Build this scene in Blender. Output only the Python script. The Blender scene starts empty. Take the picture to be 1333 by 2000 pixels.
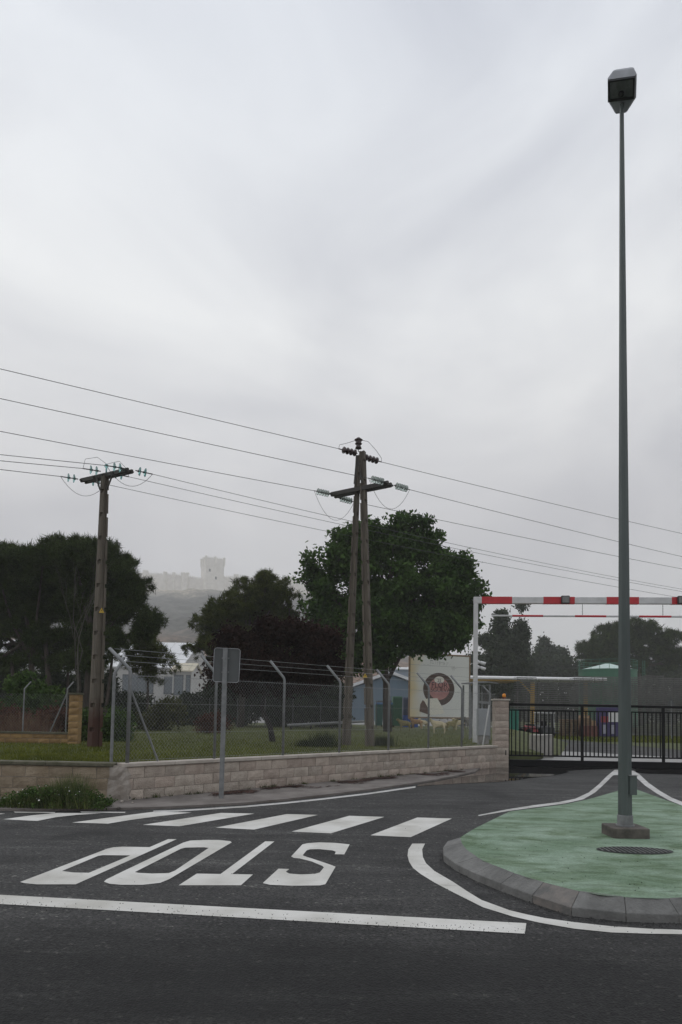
import bpy, bmesh, math, random
import numpy as np
from mathutils import Vector, Matrix
from mathutils.geometry import tessellate_polygon

R = math.radians
random.seed(7)
rng = np.random.default_rng(11)
scene = bpy.context.scene
col = scene.collection

# ------------------------------------------------------------------ camera
EYE = 1.6
F = 1333.0                 # focal length in photograph pixels (24 mm on a 24 mm wide frame)
PITCH = R(3.2)
ROLL = 0.018
CX, CY = 666.5, 1309.5     # principal point of the (rising-front) lens
cr = Vector((1, 0, 0)); cd = Vector((0, math.cos(PITCH), math.sin(PITCH))); cu = Vector((0, -math.sin(PITCH), math.cos(PITCH)))
RGT = cr * math.cos(ROLL) + cu * math.sin(ROLL)
UP = cu * math.cos(ROLL) - cr * math.sin(ROLL)
cam = bpy.data.cameras.new('camera')
cam.sensor_fit = 'AUTO'; cam.sensor_width = 36.0
cam.lens = 36.0 * F / 2000.0
cam.shift_x = 0.0
cam.shift_y = (CY - 1000.0) / 2000.0
cam.clip_start = 0.05; cam.clip_end = 6000
camo = bpy.data.objects.new('camera', cam); col.objects.link(camo)
M = Matrix(((RGT.x, UP.x, -cd.x, 0), (RGT.y, UP.y, -cd.y, 0), (RGT.z, UP.z, -cd.z, EYE), (0, 0, 0, 1)))
camo.matrix_world = M
scene.camera = camo

# ------------------------------------------------------------------ sky, sun, exposure
world = bpy.data.worlds.new('World'); scene.world = world; world.use_nodes = True
nt = world.node_tree; nt.nodes.clear()
wo = nt.nodes.new('ShaderNodeOutputWorld'); bg = nt.nodes.new('ShaderNodeBackground')
bg.inputs['Strength'].default_value = 0.1
sky = nt.nodes.new('ShaderNodeTexSky'); sky.sky_type = 'NISHITA'; sky.sun_disc = False
SUN_EL, SUN_ROT = R(52), R(-75)
sky.sun_elevation = SUN_EL; sky.sun_rotation = SUN_ROT
tc = nt.nodes.new('ShaderNodeTexCoord')
mp = nt.nodes.new('ShaderNodeMapping'); mp.inputs['Scale'].default_value = (1.0, 1.0, 1.9); mp.inputs['Location'].default_value = (12.2, 7.7, 6.1)
n1 = nt.nodes.new('ShaderNodeTexNoise'); n1.inputs['Scale'].default_value = 2.2; n1.inputs['Detail'].default_value = 5; n1.inputs['Roughness'].default_value = 0.5
n1.inputs['Distortion'].default_value = 0.5
ramp = nt.nodes.new('ShaderNodeValToRGB')
ramp.color_ramp.elements[0].position = 0.34; ramp.color_ramp.elements[0].color = (0.83, 0.835, 0.865, 1)
ramp.color_ramp.elements[1].position = 0.66; ramp.color_ramp.elements[1].color = (1.13, 1.13, 1.12, 1)
sep = nt.nodes.new('ShaderNodeSeparateXYZ')
el = nt.nodes.new('ShaderNodeValToRGB')        # overcast: brighter and cooler overhead than at the horizon
el.color_ramp.elements[0].position = 0.0; el.color_ramp.elements[0].color = (0.60, 0.60, 0.61, 1)
el.color_ramp.elements[1].position = 0.80; el.color_ramp.elements[1].color = (0.66, 0.695, 0.76, 1)
e2 = el.color_ramp.elements.new(0.26); e2.color = (0.62, 0.615, 0.625, 1)
e3 = el.color_ramp.elements.new(0.50); e3.color = (0.79, 0.80, 0.81, 1)
mul = nt.nodes.new('ShaderNodeMix'); mul.data_type = 'RGBA'; mul.blend_type = 'MULTIPLY'; mul.inputs['Factor'].default_value = 1.0
sc_ = nt.nodes.new('ShaderNodeVectorMath'); sc_.operation = 'SCALE'; sc_.inputs['Scale'].default_value = 11.3
mixs = nt.nodes.new('ShaderNodeMix'); mixs.data_type = 'RGBA'; mixs.inputs['Factor'].default_value = 0.96
L = nt.links.new
L(tc.outputs['Generated'], mp.inputs['Vector']); L(mp.outputs['Vector'], n1.inputs['Vector']); L(n1.outputs['Fac'], ramp.inputs['Fac'])
L(tc.outputs['Generated'], sep.inputs['Vector']); L(sep.outputs['Z'], el.inputs['Fac'])
L(ramp.outputs['Color'], mul.inputs['A']); L(el.outputs['Color'], mul.inputs['B'])
L(mul.outputs['Result'], sc_.inputs[0])
L(sky.outputs['Color'], mixs.inputs['A']); L(sc_.outputs['Vector'], mixs.inputs['B'])
L(mixs.outputs['Result'], bg.inputs['Color']); L(bg.outputs['Background'], wo.inputs['Surface'])

sun = bpy.data.lights.new('sun', 'SUN'); sun.energy = 0.5; sun.angle = R(50); sun.color = (1.0, 0.97, 0.93)
suno = bpy.data.objects.new('sun', sun); col.objects.link(suno)
sd = Vector((math.sin(SUN_ROT) * math.cos(SUN_EL), math.cos(SUN_ROT) * math.cos(SUN_EL), math.sin(SUN_EL)))
suno.rotation_euler = sd.to_track_quat('Z', 'Y').to_euler()

vs = scene.view_settings
vs.view_transform = 'Standard'; vs.look = 'None'; vs.exposure = 0.0; vs.gamma = 1.0; vs.use_curve_mapping = False
scene.cycles.volume_bounces = 4
scene.cycles.max_bounces = 8
scene.cycles.transparent_max_bounces = 16

# ------------------------------------------------------------------ placing helpers
def ray(px, py):
    return RGT * ((px - CX) / F) - UP * ((py - CY) / F) + cd
def at(px, py, Y):
    """the point at distance Y in front of the camera's feet"""
    v = ray(px, py); s = Y / v.y
    return Vector((v.x * s, Y, EYE + v.z * s))
def G(px, py, z=0.0):
    v = ray(px, py); s = (z - EYE) / v.z
    return Vector((v.x * s, v.y * s, z))
def S(r, g, b):
    f = lambda c: (c / 255 / 12.92) if c / 255 <= 0.04045 else ((c / 255 + 0.055) / 1.055) ** 2.4
    return (f(r), f(g), f(b))

# ------------------------------------------------------------------ materials
MATS = {}
def mat(name, c, rough=0.7, metal=0.0, var=0.15, scale=6.0, c2=None, bump=0.0, bscale=None, spec=0.5, detail=4, island=0.0,
        stretch=None, coat=0.0, trans=0.0, objrand=0.0):
    if name in MATS: return MATS[name]
    m = bpy.data.materials.new(name); m.use_nodes = True
    t = m.node_tree; b = t.nodes['Principled BSDF']
    b.inputs['Roughness'].default_value = rough; b.inputs['Metallic'].default_value = metal
    b.inputs['Specular IOR Level'].default_value = spec; b.inputs['Coat Weight'].default_value = coat
    co = t.nodes.new('ShaderNodeTexCoord'); src = co.outputs['Object']
    if objrand:      # every block its own patch of the texture and its own tone
        oi = t.nodes.new('ShaderNodeObjectInfo'); va = t.nodes.new('ShaderNodeVectorMath'); va.operation = 'MULTIPLY_ADD'; va.inputs[1].default_value = (57, 31, 43)
        t.links.new(oi.outputs['Random'], va.inputs[0]); t.links.new(src, va.inputs[2]); src = va.outputs['Vector']
    if stretch:
        mpn = t.nodes.new('ShaderNodeMapping'); mpn.inputs['Scale'].default_value = stretch
        t.links.new(src, mpn.inputs['Vector']); src = mpn.outputs['Vector']
    n = t.nodes.new('ShaderNodeTexNoise'); n.inputs['Scale'].default_value = scale; n.inputs['Detail'].default_value = detail
    n.inputs['Roughness'].default_value = 0.62
    t.links.new(src, n.inputs['Vector'])
    rp = t.nodes.new('ShaderNodeValToRGB')
    a = c2 if c2 else tuple(x * (1 - var) for x in c)
    d = c if c2 else tuple(min(1, x * (1 + var)) for x in c)
    rp.color_ramp.elements[0].position = 0.36; rp.color_ramp.elements[0].color = (*a, 1)
    rp.color_ramp.elements[1].position = 0.64; rp.color_ramp.elements[1].color = (*d, 1)
    t.links.new(n.outputs['Fac'], rp.inputs['Fac'])
    out = rp.outputs['Color']
    if island:
        g = t.nodes.new('ShaderNodeNewGeometry'); mr = t.nodes.new('ShaderNodeMapRange')
        mr.inputs['To Min'].default_value = 1 - island; mr.inputs['To Max'].default_value = 1 + island
        vm = t.nodes.new('ShaderNodeVectorMath'); vm.operation = 'SCALE'
        t.links.new(g.outputs['Random Per Island'], mr.inputs['Value'])
        t.links.new(out, vm.inputs[0]); t.links.new(mr.outputs['Result'], vm.inputs['Scale']); out = vm.outputs['Vector']
    if objrand:
        mo = t.nodes.new('ShaderNodeMapRange'); mo.inputs['To Min'].default_value = 1 - objrand; mo.inputs['To Max'].default_value = 1 + objrand
        vo = t.nodes.new('ShaderNodeVectorMath'); vo.operation = 'SCALE'
        t.links.new(oi.outputs['Random'], mo.inputs['Value']); t.links.new(out, vo.inputs[0]); t.links.new(mo.outputs['Result'], vo.inputs['Scale']); out = vo.outputs['Vector']
    t.links.new(out, b.inputs['Base Color'])
    if bump:
        nb = t.nodes.new('ShaderNodeTexNoise'); nb.inputs['Scale'].default_value = bscale or scale * 6; nb.inputs['Detail'].default_value = 3
        t.links.new(src if objrand else co.outputs['Object'], nb.inputs['Vector'])
        bp = t.nodes.new('ShaderNodeBump'); bp.inputs['Strength'].default_value = bump; bp.inputs['Distance'].default_value = 0.02
        t.links.new(nb.outputs['Fac'], bp.inputs['Height']); t.links.new(bp.outputs['Normal'], b.inputs['Normal'])
    if trans:
        tr = t.nodes.new('ShaderNodeBsdfTranslucent'); mx = t.nodes.new('ShaderNodeMixShader'); mx.inputs['Fac'].default_value = trans
        t.links.new(out, tr.inputs['Color']); t.links.new(b.outputs['BSDF'], mx.inputs[1]); t.links.new(tr.outputs['BSDF'], mx.inputs[2])
        t.links.new(mx.outputs['Shader'], t.nodes['Material Output'].inputs['Surface'])
    MATS[name] = m
    return m

def nodes_of(m): return m.node_tree.nodes, m.node_tree.links

def asphalt_mat():
    m = bpy.data.materials.new('asphalt'); m.use_nodes = True
    N, K = nodes_of(m); b = N['Principled BSDF']
    co = N.new('ShaderNodeTexCoord')
    def noise(s, d=3, r=0.6, vec=None):
        n = N.new('ShaderNodeTexNoise'); n.inputs['Scale'].default_value = s; n.inputs['Detail'].default_value = d; n.inputs['Roughness'].default_value = r
        K.new(vec or co.outputs['Object'], n.inputs['Vector']); return n
    def ramp(src, p0, c0, p1, c1):
        r = N.new('ShaderNodeValToRGB'); r.color_ramp.elements[0].position = p0; r.color_ramp.elements[0].color = (*c0, 1)
        r.color_ramp.elements[1].position = p1; r.color_ramp.elements[1].color = (*c1, 1); K.new(src, r.inputs['Fac']); return r
    def mix(kind, a, bb, f=1.0):
        x = N.new('ShaderNodeMix'); x.data_type = 'RGBA'; x.blend_type = kind
        if hasattr(f, 'links'): K.new(f, x.inputs['Factor'])
        else: x.inputs['Factor'].default_value = f
        K.new(a, x.inputs['A']); K.new(bb, x.inputs['B']); return x.outputs['Result']
    # newer, darker surfacing on the main road in the foreground, older on the factory entrance
    sp = N.new('ShaderNodeSeparateXYZ'); K.new(co.outputs['Object'], sp.inputs['Vector'])
    wob = noise(1.3, 2); ad = N.new('ShaderNodeMath'); ad.operation = 'MULTIPLY_ADD'; ad.inputs[1].default_value = 0.5
    K.new(wob.outputs['Fac'], ad.inputs[0]); K.new(sp.outputs['Y'], ad.inputs[2])
    mr = N.new('ShaderNodeMapRange'); mr.inputs['From Min'].default_value = 4.75; mr.inputs['From Max'].default_value = 5.5
    K.new(ad.outputs['Value'], mr.inputs['Value'])
    rr = ramp(mr.outputs['Result'], 0.0, (0.0105, 0.0105, 0.0102), 1.0, (0.036, 0.0355, 0.035))
    big = ramp(noise(0.55, 4, 0.6).outputs['Fac'], 0.3, (0.62, 0.62, 0.63), 0.7, (1.32, 1.32, 1.3))
    st = N.new('ShaderNodeMapping'); st.inputs['Scale'].default_value = (0.25, 2.2, 1); K.new(co.outputs['Object'], st.inputs['Vector'])
    streak = ramp(noise(1.6, 4, 0.65, st.outputs['Vector']).outputs['Fac'], 0.35, (0.70, 0.70, 0.70), 0.68, (1.25, 1.25, 1.25))
    c = mix('MULTIPLY', rr.outputs['Color'], big.outputs['Color'])
    c = mix('MULTIPLY', c, streak.outputs['Color'])
    vor = N.new('ShaderNodeTexVoronoi'); vor.inputs['Scale'].default_value = 70; K.new(co.outputs['Object'], vor.inputs['Vector'])
    vs_ = N.new('ShaderNodeSeparateColor'); K.new(vor.outputs['Color'], vs_.inputs['Color'])
    agg = ramp(vs_.outputs['Red'], 0.0, (0.3, 0.3, 0.3), 1.0, (1.75, 1.75, 1.75))
    c = mix('MULTIPLY', c, agg.outputs['Color'])
    v2 = N.new('ShaderNodeTexVoronoi'); v2.inputs['Scale'].default_value = 40; K.new(co.outputs['Object'], v2.inputs['Vector'])
    v2s = N.new('ShaderNodeSeparateColor'); K.new(v2.outputs['Color'], v2s.inputs['Color'])
    med = ramp(noise(22, 5, 0.75).outputs['Fac'], 0.3, (0.62, 0.62, 0.62), 0.7, (1.4, 1.4, 1.4))
    c = mix('MULTIPLY', c, med.outputs['Color'])
    fleck = ramp(v2s.outputs['Green'], 0.955, (1, 1, 1), 0.985, (2.6, 2.55, 2.4))
    c = mix('MULTIPLY', c, fleck.outputs['Color'])
    sc2 = N.new('ShaderNodeMapping'); sc2.inputs['Scale'].default_value = (0.18, 1.5, 1); sc2.inputs['Rotation'].default_value = (0, 0, R(4)); K.new(co.outputs['Object'], sc2.inputs['Vector'])
    scuff = ramp(noise(2.3, 6, 0.72, sc2.outputs['Vector']).outputs['Fac'], 0.54, (1, 1, 1), 0.70, (2.1, 2.1, 2.05))
    c = mix('MULTIPLY', c, scuff.outputs['Color'])
    oil = ramp(noise(1.1, 3, 0.5).outputs['Fac'], 0.27, (0.55, 0.55, 0.55), 0.4, (1, 1, 1))
    c = mix('MULTIPLY', c, oil.outputs['Color'])
    crn = noise(1.2, 4, 0.7); cv = N.new('ShaderNodeVectorMath'); cv.operation = 'MULTIPLY_ADD'; cv.inputs[1].default_value = (1.2, 1.2, 1.2)
    K.new(crn.outputs['Color'], cv.inputs[0]); K.new(co.outputs['Object'], cv.inputs[2])
    vc = N.new('ShaderNodeTexVoronoi'); vc.feature = 'DISTANCE_TO_EDGE'; vc.inputs['Scale'].default_value = 0.33; K.new(cv.outputs['Vector'], vc.inputs['Vector'])
    crk = ramp(vc.outputs['Distance'], 0.0012, (0.45, 0.45, 0.45), 0.003, (1, 1, 1))
    c = mix('MULTIPLY', c, crk.outputs['Color'])
    K.new(c, b.inputs['Base Color'])
    rg = N.new('ShaderNodeMapRange'); rg.inputs['To Min'].default_value = 0.5; rg.inputs['To Max'].default_value = 0.85
    K.new(noise(0.8, 4).outputs['Fac'], rg.inputs['Value']); K.new(rg.outputs['Result'], b.inputs['Roughness'])
    b.inputs['Specular IOR Level'].default_value = 0.26
    bp = N.new('ShaderNodeBump'); bp.inputs['Strength'].default_value = 0.6; bp.inputs['Distance'].default_value = 0.006
    K.new(vor.outputs['Distance'], bp.inputs['Height']); K.new(bp.outputs['Normal'], b.inputs['Normal'])
    return m

def paint_mat(name, c, worn=0.5, scale=9.0, under=(0.05, 0.05, 0.05), spots=0.62):
    """road paint: worn through where dirt and abrasion took it"""
    m = bpy.data.materials.new(name); m.use_nodes = True
    N, K = nodes_of(m); b = N['Principled BSDF']; co = N.new('ShaderNodeTexCoord')
    n = N.new('ShaderNodeTexNoise'); n.inputs['Scale'].default_value = scale; n.inputs['Detail'].default_value = 8; n.inputs['Roughness'].default_value = 0.75
    K.new(co.outputs['Object'], n.inputs['Vector'])
    r = N.new('ShaderNodeValToRGB'); r.color_ramp.elements[0].position = spots; r.color_ramp.elements[0].color = (*c, 1)
    r.color_ramp.elements[1].position = spots + 0.1; r.color_ramp.elements[1].color = (*(tuple(x * (1 - worn) + y * worn for x, y in zip(c, under))), 1)
    K.new(n.outputs['Fac'], r.inputs['Fac'])
    n2 = N.new('ShaderNodeTexNoise'); n2.inputs['Scale'].default_value = 1.7; n2.inputs['Detail'].default_value = 5; K.new(co.outputs['Object'], n2.inputs['Vector'])
    r2 = N.new('ShaderNodeValToRGB'); r2.color_ramp.elements[0].position = 0.3; r2.color_ramp.elements[0].color = (0.72, 0.71, 0.68, 1)
    r2.color_ramp.elements[1].position = 0.6; r2.color_ramp.elements[1].color = (1, 1, 1, 1); K.new(n2.outputs['Fac'], r2.inputs['Fac'])
    x = N.new('ShaderNodeMix'); x.data_type = 'RGBA'; x.blend_type = 'MULTIPLY'; x.inputs['Factor'].default_value = 1
    K.new(r.outputs['Color'], x.inputs['A']); K.new(r2.outputs['Color'], x.inputs['B']); K.new(x.outputs['Result'], b.inputs['Base Color'])
    ms = N.new('ShaderNodeMapping'); ms.inputs['Scale'].default_value = (.7, 4.5, 1); ms.inputs['Rotation'].default_value = (0, 0, R(25)); K.new(co.outputs['Object'], ms.inputs['Vector'])
    n3 = N.new('ShaderNodeTexNoise'); n3.inputs['Scale'].default_value = 3.0; n3.inputs['Detail'].default_value = 7; n3.inputs['Roughness'].default_value = .7; K.new(ms.outputs['Vector'], n3.inputs['Vector'])
    r3 = N.new('ShaderNodeValToRGB'); r3.color_ramp.elements[0].position = .60; r3.color_ramp.elements[0].color = (1, 1, 1, 1); r3.color_ramp.elements[1].position = .70; r3.color_ramp.elements[1].color = (.55, .545, .53, 1); K.new(n3.outputs['Fac'], r3.inputs['Fac'])
    x3 = N.new('ShaderNodeMix'); x3.data_type = 'RGBA'; x3.blend_type = 'MULTIPLY'; x3.inputs['Factor'].default_value = 1
    K.new(x.outputs['Result'], x3.inputs['A']); K.new(r3.outputs['Color'], x3.inputs['B']); K.new(x3.outputs['Result'], b.inputs['Base Color'])
    b.inputs['Roughness'].default_value = 0.65
    bp = N.new('ShaderNodeBump'); bp.inputs['Strength'].default_value = 0.3; bp.inputs['Distance'].default_value = 0.004
    nb = N.new('ShaderNodeTexNoise'); nb.inputs['Scale'].default_value = 120; K.new(co.outputs['Object'], nb.inputs['Vector'])
    K.new(nb.outputs['Fac'], bp.inputs['Height']); K.new(bp.outputs['Normal'], b.inputs['Normal'])
    MATS[name] = m
    return m

def green_mat():
    m = bpy.data.materials.new('green_coating'); m.use_nodes = True
    N, K = nodes_of(m); b = N['Principled BSDF']; co = N.new('ShaderNodeTexCoord')
    st = N.new('ShaderNodeMapping'); st.inputs['Scale'].default_value = (0.7, 1.25, 1); K.new(co.outputs['Object'], st.inputs['Vector'])
    def layer(scale, p0, c0, p1, c1, vec, d=6):
        n = N.new('ShaderNodeTexNoise'); n.inputs['Scale'].default_value = scale; n.inputs['Detail'].default_value = d; n.inputs['Roughness'].default_value = 0.66
        n.inputs['Distortion'].default_value = 0.6
        K.new(vec, n.inputs['Vector'])
        r = N.new('ShaderNodeValToRGB'); r.color_ramp.elements[0].position = p0; r.color_ramp.elements[0].color = (*c0, 1)
        r.color_ramp.elements[1].position = p1; r.color_ramp.elements[1].color = (*c1, 1); K.new(n.outputs['Fac'], r.inputs['Fac']); return r.outputs['Color']
    base = layer(1.4, 0.38, (0.165, 0.245, 0.165), 0.62, (0.265, 0.352, 0.272), st.outputs['Vector'])
    dirt = layer(2.6, 0.36, (0.50, 0.55, 0.42), 0.56, (1, 1, 1), st.outputs['Vector'])
    st2 = N.new('ShaderNodeMapping'); st2.inputs['Scale'].default_value = (0.5, 1.7, 1); st2.inputs['Location'].default_value = (4, 2, 0); K.new(co.outputs['Object'], st2.inputs['Vector'])
    scr = layer(3.2, 0.57, (1, 1, 1), 0.70, (0.50, 0.53, 0.48), st2.outputs['Vector'], 8)
    pale = layer(1.9, 0.56, (1, 1, 1), 0.72, (1.10, 1.08, 1.09), co.outputs['Object'], 7)
    moss = layer(0.9, 0.66, (1, 1, 1), 0.78, (0.62, 0.82, 0.35), co.outputs['Object'])
    fine = layer(60, 0.3, (0.72, 0.72, 0.72), 0.7, (1.16, 1.16, 1.16), co.outputs['Object'], 2)
    c = base
    for o in (dirt, moss, scr, pale, fine):
        x = N.new('ShaderNodeMix'); x.data_type = 'RGBA'; x.blend_type = 'MULTIPLY'; x.inputs['Factor'].default_value = 1
        K.new(c, x.inputs['A']); K.new(o, x.inputs['B']); c = x.outputs['Result']
    K.new(c, b.inputs['Base Color']); b.inputs['Roughness'].default_value = 0.8; b.inputs['Specular IOR Level'].default_value = 0.2
    return m

A_ASPH = asphalt_mat()
A_WHITE = paint_mat('road_paint', (0.66, 0.65, 0.615), 0.55, 14.0, spots=0.605)
A_WHITE_OLD = paint_mat('worn_road_paint', (0.55, 0.545, 0.53), 0.6, 10.0, spots=0.56)
A_GREEN = green_mat()
M_CONC = mat('concrete', (0.25, 0.24, 0.225), 0.85, var=0.25, scale=3, bump=0.3)
M_KERB = mat('kerb_concrete', (0.20, 0.20, 0.192), 0.85, c2=(0.115, 0.115, 0.11), scale=3.4, detail=8, bump=0.5, bscale=40)
M_RUSTK = mat('rust_stained_kerb', (0.195, 0.175, 0.158), 0.85, c2=(0.115, 0.114, 0.109), scale=7, bump=0.4, bscale=40)
M_PAVE = mat('pavement_concrete', (0.20, 0.18, 0.165), 0.9, c2=(0.12, 0.105, 0.095), scale=1.6, bump=0.4, bscale=30)
M_BLOCK = mat('split_block', (0.46, 0.395, 0.335), 0.95, c2=(0.35, 0.295, 0.25), scale=5, bump=0.9, bscale=38, detail=8, objrand=.13)
M_BLOCK2 = mat('stained_block', (0.36, 0.295, 0.215), 0.95, c2=(0.235, 0.185, 0.125), scale=2.5, bump=0.9, bscale=38, detail=8, objrand=.13)
M_OCHRE = mat('ochre_block', (0.36, 0.235, 0.105), 0.95, c2=(0.27, 0.17, 0.075), scale=3, bump=0.6, bscale=50, objrand=.1)
M_MORTAR = mat('mortar', (0.20, 0.18, 0.16), 0.95, var=0.2, scale=8)
M_COPE = mat('coping_stone', (0.46, 0.42, 0.37), 0.8, c2=(0.36, 0.32, 0.28), scale=3, bump=0.2)
M_COPE2 = mat('mossy_coping', (0.13, 0.12, 0.085), 0.9, c2=(0.07, 0.07, 0.04), scale=5, bump=0.4)
M_GALV = mat('galvanised_steel', (0.23, 0.237, 0.24), 0.55, metal=0.15, c2=(0.16, 0.166, 0.168), scale=9)
M_WIRE = mat('fence_wire', (0.27, 0.28, 0.28), 0.45, metal=0.3, var=0.1)
M_LAMP = mat('lamp_green_grey', (0.098, 0.117, 0.113), 0.5, c2=(0.07, 0.086, 0.083), scale=1.2, stretch=(6, 6, 0.5), metal=0.15)
M_DARKM = mat('dark_metal', (0.03, 0.032, 0.034), 0.45, metal=0.2)
M_GLASSD = mat('lamp_glass', (0.20, 0.22, 0.21), 0.12, var=0.2, scale=12)
M_POLEC = mat('pole_concrete', (0.135, 0.115, 0.09), 0.9, c2=(0.085, 0.072, 0.057), scale=2.2, stretch=(6, 6, 0.7), bump=0.4, bscale=40)
M_BROWN = mat('brown_porcelain', (0.05, 0.03, 0.03), 0.25, var=0.2)
M_STEELD = mat('weathered_steel', (0.045, 0.04, 0.036), 0.6, metal=0.2, c2=(0.05, 0.045, 0.04), scale=12)
M_CABLE = mat('cable', (0.06, 0.06, 0.062), 0.5, var=0.1)
M_WHITE = mat('white_paint', (0.66, 0.66, 0.66), 0.45, c2=(0.55, 0.55, 0.55), scale=2.5)
M_RED = mat('red_band', (0.52, 0.018, 0.028), 0.45, var=0.1, scale=5)
M_BLACK = mat('black_paint', (0.008, 0.008, 0.009), 0.6, var=0.2, scale=8, spec=.15)
M_YEL = mat('yellow_paint', (0.62, 0.36, 0.035), 0.5)
M_LAWN = mat('lawn_soil', (0.075, 0.088, 0.018), 0.95, c2=(0.05, 0.06, 0.013), scale=1.2, bump=0.4)

# insulator glass
def glass(name, c):
    m = bpy.data.materials.new(name); m.use_nodes = True
    b = m.node_tree.nodes['Principled BSDF']; b.inputs['Base Color'].default_value = (*c, 1); b.inputs['Roughness'].default_value = 0.08
    b.inputs['Transmission Weight'].default_value = 0.75; b.inputs['IOR'].default_value = 1.3
    n = m.node_tree.nodes.new('ShaderNodeTexNoise'); n.inputs['Scale'].default_value = 30
    mr = m.node_tree.nodes.new('ShaderNodeMapRange'); mr.inputs['To Min'].default_value = 0.05; mr.inputs['To Max'].default_value = 0.2
    m.node_tree.links.new(n.outputs['Fac'], mr.inputs['Value']); m.node_tree.links.new(mr.outputs['Result'], b.inputs['Roughness'])
    return m
M_TEAL = glass('teal_glass', (0.42, 0.72, 0.70)); M_PALEG = glass('pale_glass', (0.78, 0.86, 0.82))

# ------------------------------------------------------------------ mesh builder
class MB:
    def __init__(s): s.v = []; s.f = []
    def add(s, vs, fs):
        o = len(s.v); s.v += [tuple(p) for p in vs]; s.f += [tuple(i + o for i in f) for f in fs]; return s
    def box(s, lo, hi):
        x0, y0, z0 = lo; x1, y1, z1 = hi
        return s.add([(x0, y0, z0), (x1, y0, z0), (x1, y1, z0), (x0, y1, z0), (x0, y0, z1), (x1, y0, z1), (x1, y1, z1), (x0, y1, z1)],
                     [(3, 2, 1, 0), (4, 5, 6, 7), (0, 1, 5, 4), (1, 2, 6, 5), (2, 3, 7, 6), (3, 0, 4, 7)])
    def hull(s, a, b):
        """two matching loops joined, capped"""
        n = len(a)
        return s.add(list(a) + list(b), [tuple(range(n - 1, -1, -1)), tuple(range(n, 2 * n))] + [(i, (i + 1) % n, n + (i + 1) % n, n + i) for i in range(n)])
    def bar(s, p, q, w, h=None, w2=None, h2=None, side=None):
        p = Vector(p); q = Vector(q); h = h or w; w2 = w2 or w; h2 = h2 or (h if w2 == w else h * w2 / w)
        d = (q - p).normalized(); u = Vector(side) if side else (Vector((0, 0, 1)) if abs(d.z) < 0.9 else Vector((0, 1, 0)))
        r = d.cross(u).normalized(); u = r.cross(d)
        L0 = [p + r * (a * w / 2) + u * (b * h / 2) for a, b in ((-1, -1), (1, -1), (1, 1), (-1, 1))]
        L1 = [q + r * (a * w2 / 2) + u * (b * h2 / 2) for a, b in ((-1, -1), (1, -1), (1, 1), (-1, 1))]
        return s.hull(L0, L1)
    def tube(s, pts, rad, n=8, cap=True):
        pts = [Vector(p) for p in pts]; m = len(pts)
        rads = rad if hasattr(rad, '__len__') else [rad] * m
        o = len(s.v); prev = None
        for i, p in enumerate(pts):
            d = (pts[min(i + 1, m - 1)] - pts[max(i - 1, 0)]).normalized()
            if prev is None:
                u = Vector((0, 0, 1)) if abs(d.z) < 0.9 else Vector((1, 0, 0))
                r = d.cross(u).normalized()
            else:
                r = (prev - d * prev.dot(d)).normalized()
            prev = r; u = d.cross(r)
            for k in range(n):
                a = 2 * math.pi * k / n
                s.v.append(tuple(p + (r * math.cos(a) + u * math.sin(a)) * rads[i]))
        for i in range(m - 1):
            for k in range(n):
                s.f.append((o + i * n + k, o + i * n + (k + 1) % n, o + (i + 1) * n + (k + 1) % n, o + (i + 1) * n + k))
        if cap:
            s.f.append(tuple(o + k for k in range(n - 1, -1, -1))); s.f.append(tuple(o + (m - 1) * n + k for k in range(n)))
        return s
    def lathe(s, base, axis, prof, n=12):
        """prof: (radius, distance along axis)"""
        base = Vector(base); d = Vector(axis).normalized()
        u = Vector((0, 0, 1)) if abs(d.z) < 0.9 else Vector((1, 0, 0)); r = d.cross(u).normalized(); u = d.cross(r)
        o = len(s.v)
        for rad, t in prof:
            for k in range(n):
                a = 2 * math.pi * k / n
                s.v.append(tuple(base + d * t + (r * math.cos(a) + u * math.sin(a)) * rad))
        for i in range(len(prof) - 1):
            for k in range(n):
                s.f.append((o + i * n + k, o + i * n + (k + 1) % n, o + (i + 1) * n + (k + 1) % n, o + (i + 1) * n + k))
        s.f.append(tuple(o + k for k in range(n - 1, -1, -1))); s.f.append(tuple(o + (len(prof) - 1) * n + k for k in range(n)))
        return s
    def poly(s, pts, holes=()):
        loops = [[Vector(p) for p in pts]] + [[Vector(p) for p in h] for h in holes]
        tris = tessellate_polygon(loops); flat = [p for l in loops for p in l]
        fs = []
        for a, b, c in tris:
            nz = (flat[b] - flat[a]).cross(flat[c] - flat[a]).z
            fs.append((a, b, c) if nz >= 0 else (c, b, a))
        return s.add(flat, fs)
    def mesh(s, name):
        me = bpy.data.meshes.new(name); me.from_pydata(s.v, [], s.f); me.update(); return me
    def build(s, name, m, parent=None, smooth=False, bevel=0.0):
        return obj(name, s.mesh(name), m, parent, smooth, bevel)

def obj(name, me, m, parent=None, smooth=False, bevel=0.0):
    if m is not None and not me.materials: me.materials.append(m)
    if smooth: me.polygons.foreach_set('use_smooth', [True] * len(me.polygons))
    o = bpy.data.objects.new(name, me); col.objects.link(o)
    if parent: o.parent = parent
    if bevel:
        b = o.modifiers.new('bevel', 'BEVEL'); b.width = bevel; b.segments = 2; b.limit_method = 'ANGLE'
    return o
def thing(name, label, cat, loc=(0, 0, 0), rz=0.0, group=None):
    o = bpy.data.objects.new(name, None); col.objects.link(o); o.empty_display_size = 0.2
    o.location = loc; o.rotation_euler = (0, 0, rz); o['label'] = label; o['category'] = cat
    if group: o['group'] = group
    return o
def tag(o, label, cat, group=None, kind=None):
    o['label'] = label
    if cat: o['category'] = cat
    if group: o['group'] = group
    if kind: o['kind'] = kind
    return o
def struct(o, label=None, kind='structure'):
    o['kind'] = kind
    if label: o['label'] = label
    return o
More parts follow.
